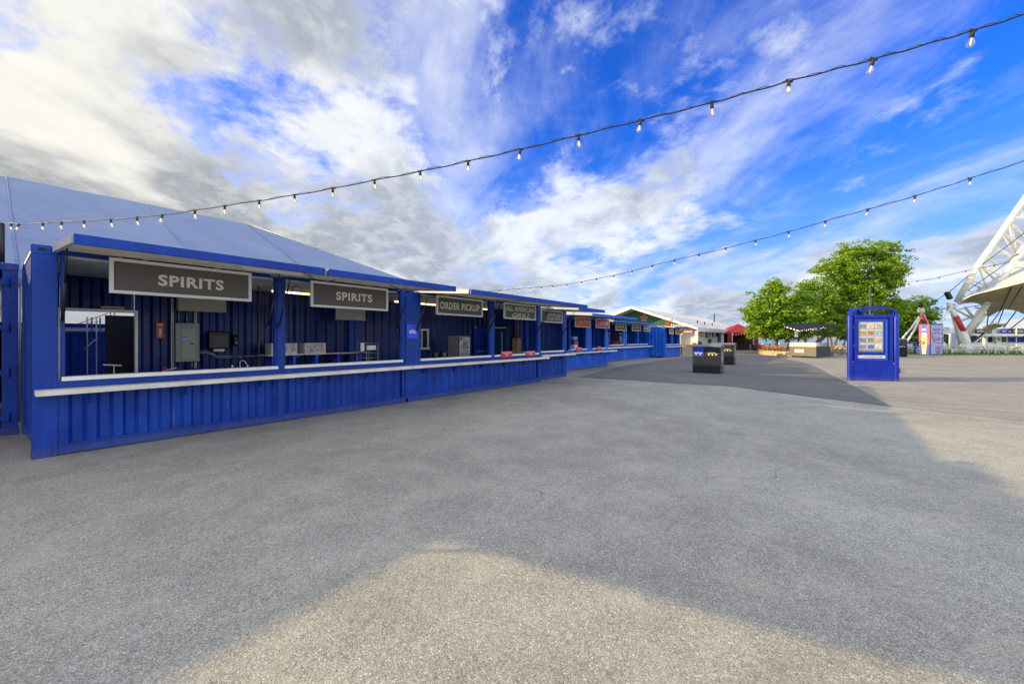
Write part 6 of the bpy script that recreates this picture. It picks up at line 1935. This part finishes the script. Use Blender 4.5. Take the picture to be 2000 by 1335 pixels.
# ------------------------------------------------------------------ string lights
def string_light(label, pts_, Zf, bulbs, tilt=0.0, cr=0.0062, emit=True, wave=0.004):
    """pts_: (px, py) of the cable, Zf: depth for a pixel column, bulbs: pixel columns"""
    first = at(pts_[0][0], pts_[0][1], Zf(pts_[0][0]))
    r = thing('string_light', label, 'string light', tuple(first), group='festoon strings over the square')
    dense = []
    for i in range(len(pts_) - 1):
        n = max(2, int(abs(pts_[i + 1][0] - pts_[i][0]) / 14))
        for k in range(n):
            dense.append((i + k / n))
    dense.append(len(pts_) - 1)
    def pos(f):
        i = min(int(f), len(pts_) - 2)
        s = f - i
        P_ = [pts_[max(i - 1, 0)], pts_[i], pts_[i + 1], pts_[min(i + 2, len(pts_) - 1)]]
        px = P_[1][0] + (P_[2][0] - P_[1][0]) * s
        m0 = (P_[2][1] - P_[0][1]) / (P_[2][0] - P_[0][0]) * (P_[2][0] - P_[1][0])
        m1 = (P_[3][1] - P_[1][1]) / (P_[3][0] - P_[1][0]) * (P_[2][0] - P_[1][0])
        py = (2 * s ** 3 - 3 * s * s + 1) * P_[1][1] + (s ** 3 - 2 * s * s + s) * m0 + (-2 * s ** 3 + 3 * s * s) * P_[2][1] + (s ** 3 - s * s) * m1
        return at(px, py, Zf(px)), px
    path = []
    for f in dense:
        p, px = pos(f)
        path.append(p + UP * wave * math.sin(px * 0.07))
    MB().tube(path, cr, 6).build('cable', M['rubber'], r)
    path2 = [p + UP * (0.012 + 0.012 * math.sin(i * 1.9)) + FW * 0.01 for i, p in enumerate(path)]
    MB().tube(path2, cr * 0.45, 5).build('carrier_wire', M['strut'], r)
    src = None
    for bpx in bulbs:
        f = None
        for i in range(len(pts_) - 1):
            a_, b_ = sorted((pts_[i][0], pts_[i + 1][0]))
            if a_ <= bpx <= b_:
                f = i + (bpx - pts_[i][0]) / (pts_[i + 1][0] - pts_[i][0])
        if f is None: continue
        p, _ = pos(f)
        off = p - first
        if src is None:
            s_ = MB().lathe((0, 0, 0), [(0.0, 0.012), (0.014, 0.01), (0.017, -0.01), (0.0175, -0.055), (0.014, -0.058), (0.0, -0.058)], 10)
            s_.tube([(-0.035, 0, 0.004), (0.035, 0, 0.004)], 0.012, 6)
            so_ = bpy.data.objects.new('lamp_socket', s_.mesh('lamp_socket', M['rubber']))
            g_ = MB().lathe((0, 0, 0), [(0.012, -0.058), (0.015, -0.068), (0.027, -0.092), (0.030, -0.108), (0.025, -0.124), (0.013, -0.134), (0.0, -0.136)], 12)
            go = bpy.data.objects.new('glass_bulb', g_.mesh('glass_bulb', M['glass']))
            fi = MB().lathe((0, 0, 0), [(0.0, -0.058), (0.006, -0.062), (0.005, -0.085), (0.009, -0.10), (0.004, -0.118), (0.0, -0.12)], 6)
            fo = bpy.data.objects.new('filament', fi.mesh('filament', M['filament']))
            for q in (so_, go, fo): C.objects.link(q)
            go.parent = so_; fo.parent = so_
            src = so_
            o = so_
        else:
            o = src.copy(); C.objects.link(o)
            for ch_ in list(src.children):
                c_ = ch_.copy(); C.objects.link(c_); c_.parent = o
        o.parent = r
        o.location = off
        rv_ = random.uniform(-0.25, 0.25)
        o.rotation_euler = (random.uniform(-0.2, 0.2), rv_, CANG)
        o.scale = (0.86, 0.86, 0.86)
    return r


Z1 = lambda px: 3.16 * (1 + 0.0588 * ((1900 - px) / (86.8 + 0.0588 * px)))
string_light('upper string of clear bulbs crossing from the left pole to the top right corner',
             [(2, 436), (37, 438), (120, 434), (216, 429), (317, 420), (439, 402), (506, 392), (575, 381), (650, 368), (731, 352), (820, 335), (914, 315), (1016, 292), (1129, 265), (1252, 235), (1390, 201), (1541, 159), (1706, 116), (1900, 60), (2000, 29), (2100, -2), (2250, -50)],
             Z1, [22, 37, 84, 120, 164, 216, 267, 317, 380, 439, 506, 575, 650, 731, 820, 914, 1016, 1129, 1252, 1390, 1541, 1706, 1900, 2120])
Z2 = lambda px: 6.33 * (1 + 0.0746 * ((px - 1894) / (26.2 - 0.0746 * px)))
string_light('middle string of bulbs running from the second stall roof to the right edge',
             [(952, 569), (985, 566), (1013, 564), (1035, 562), (1057, 560.5), (1072, 558.5), (1080, 558), (1107, 555.5), (1136, 550), (1165, 544.5), (1199, 538), (1235, 529), (1274, 519), (1318, 508), (1365, 497), (1418, 484.5), (1475, 470), (1540, 453), (1612, 432), (1695, 409), (1787, 383), (1894, 349), (2000, 315), (2150, 265)],
             Z2, [958, 975, 993, 1013, 1035, 1057, 1080, 1107, 1136, 1165, 1199, 1235, 1274, 1318, 1365, 1418, 1475, 1540, 1612, 1695, 1787, 1894, 2015])
Z3 = lambda px: 12.8 + (1942 - px) / (1942 - 1699) * 5.8
string_light('lowest string of bulbs from the thin pole by the tree towards the white truss',
             [(1699, 560), (1725, 557.5), (1752, 553), (1791, 548.5), (1812, 547), (1835, 541.5), (1886, 529), (1942, 518), (2000, 505), (2060, 490)], Z3, [1722, 1752, 1791, 1835, 1886, 1942, 2003])

# litter and leaves at the foot of the stalls
lf = MB()
for k in range(240):
    x = random.choice((random.uniform(-1.2, 0.36), random.uniform(0.4, 12.5)))
    y = random.uniform(10.2, 10.7) if x < 0.36 else 8.34 - abs(random.gauss(0, 0.10))
    a = random.uniform(0, 6.28); s_ = random.uniform(0.008, 0.028)
    p = V(x, y, 0.012)
    lf.add([p + V(s_ * math.cos(a), s_ * math.sin(a), 0.004), p + V(-s_ * .5 * math.sin(a), s_ * .5 * math.cos(a), 0), p - V(s_ * math.cos(a), s_ * math.sin(a), 0), p + V(s_ * .5 * math.sin(a), -s_ * .5 * math.cos(a), 0.006)], [(0, 1, 2, 3)])
tag(lf.build('leaf_litter', M['wood']), 'dry leaf scraps along the foot of the blue stalls', 'litter', kind='stuff')
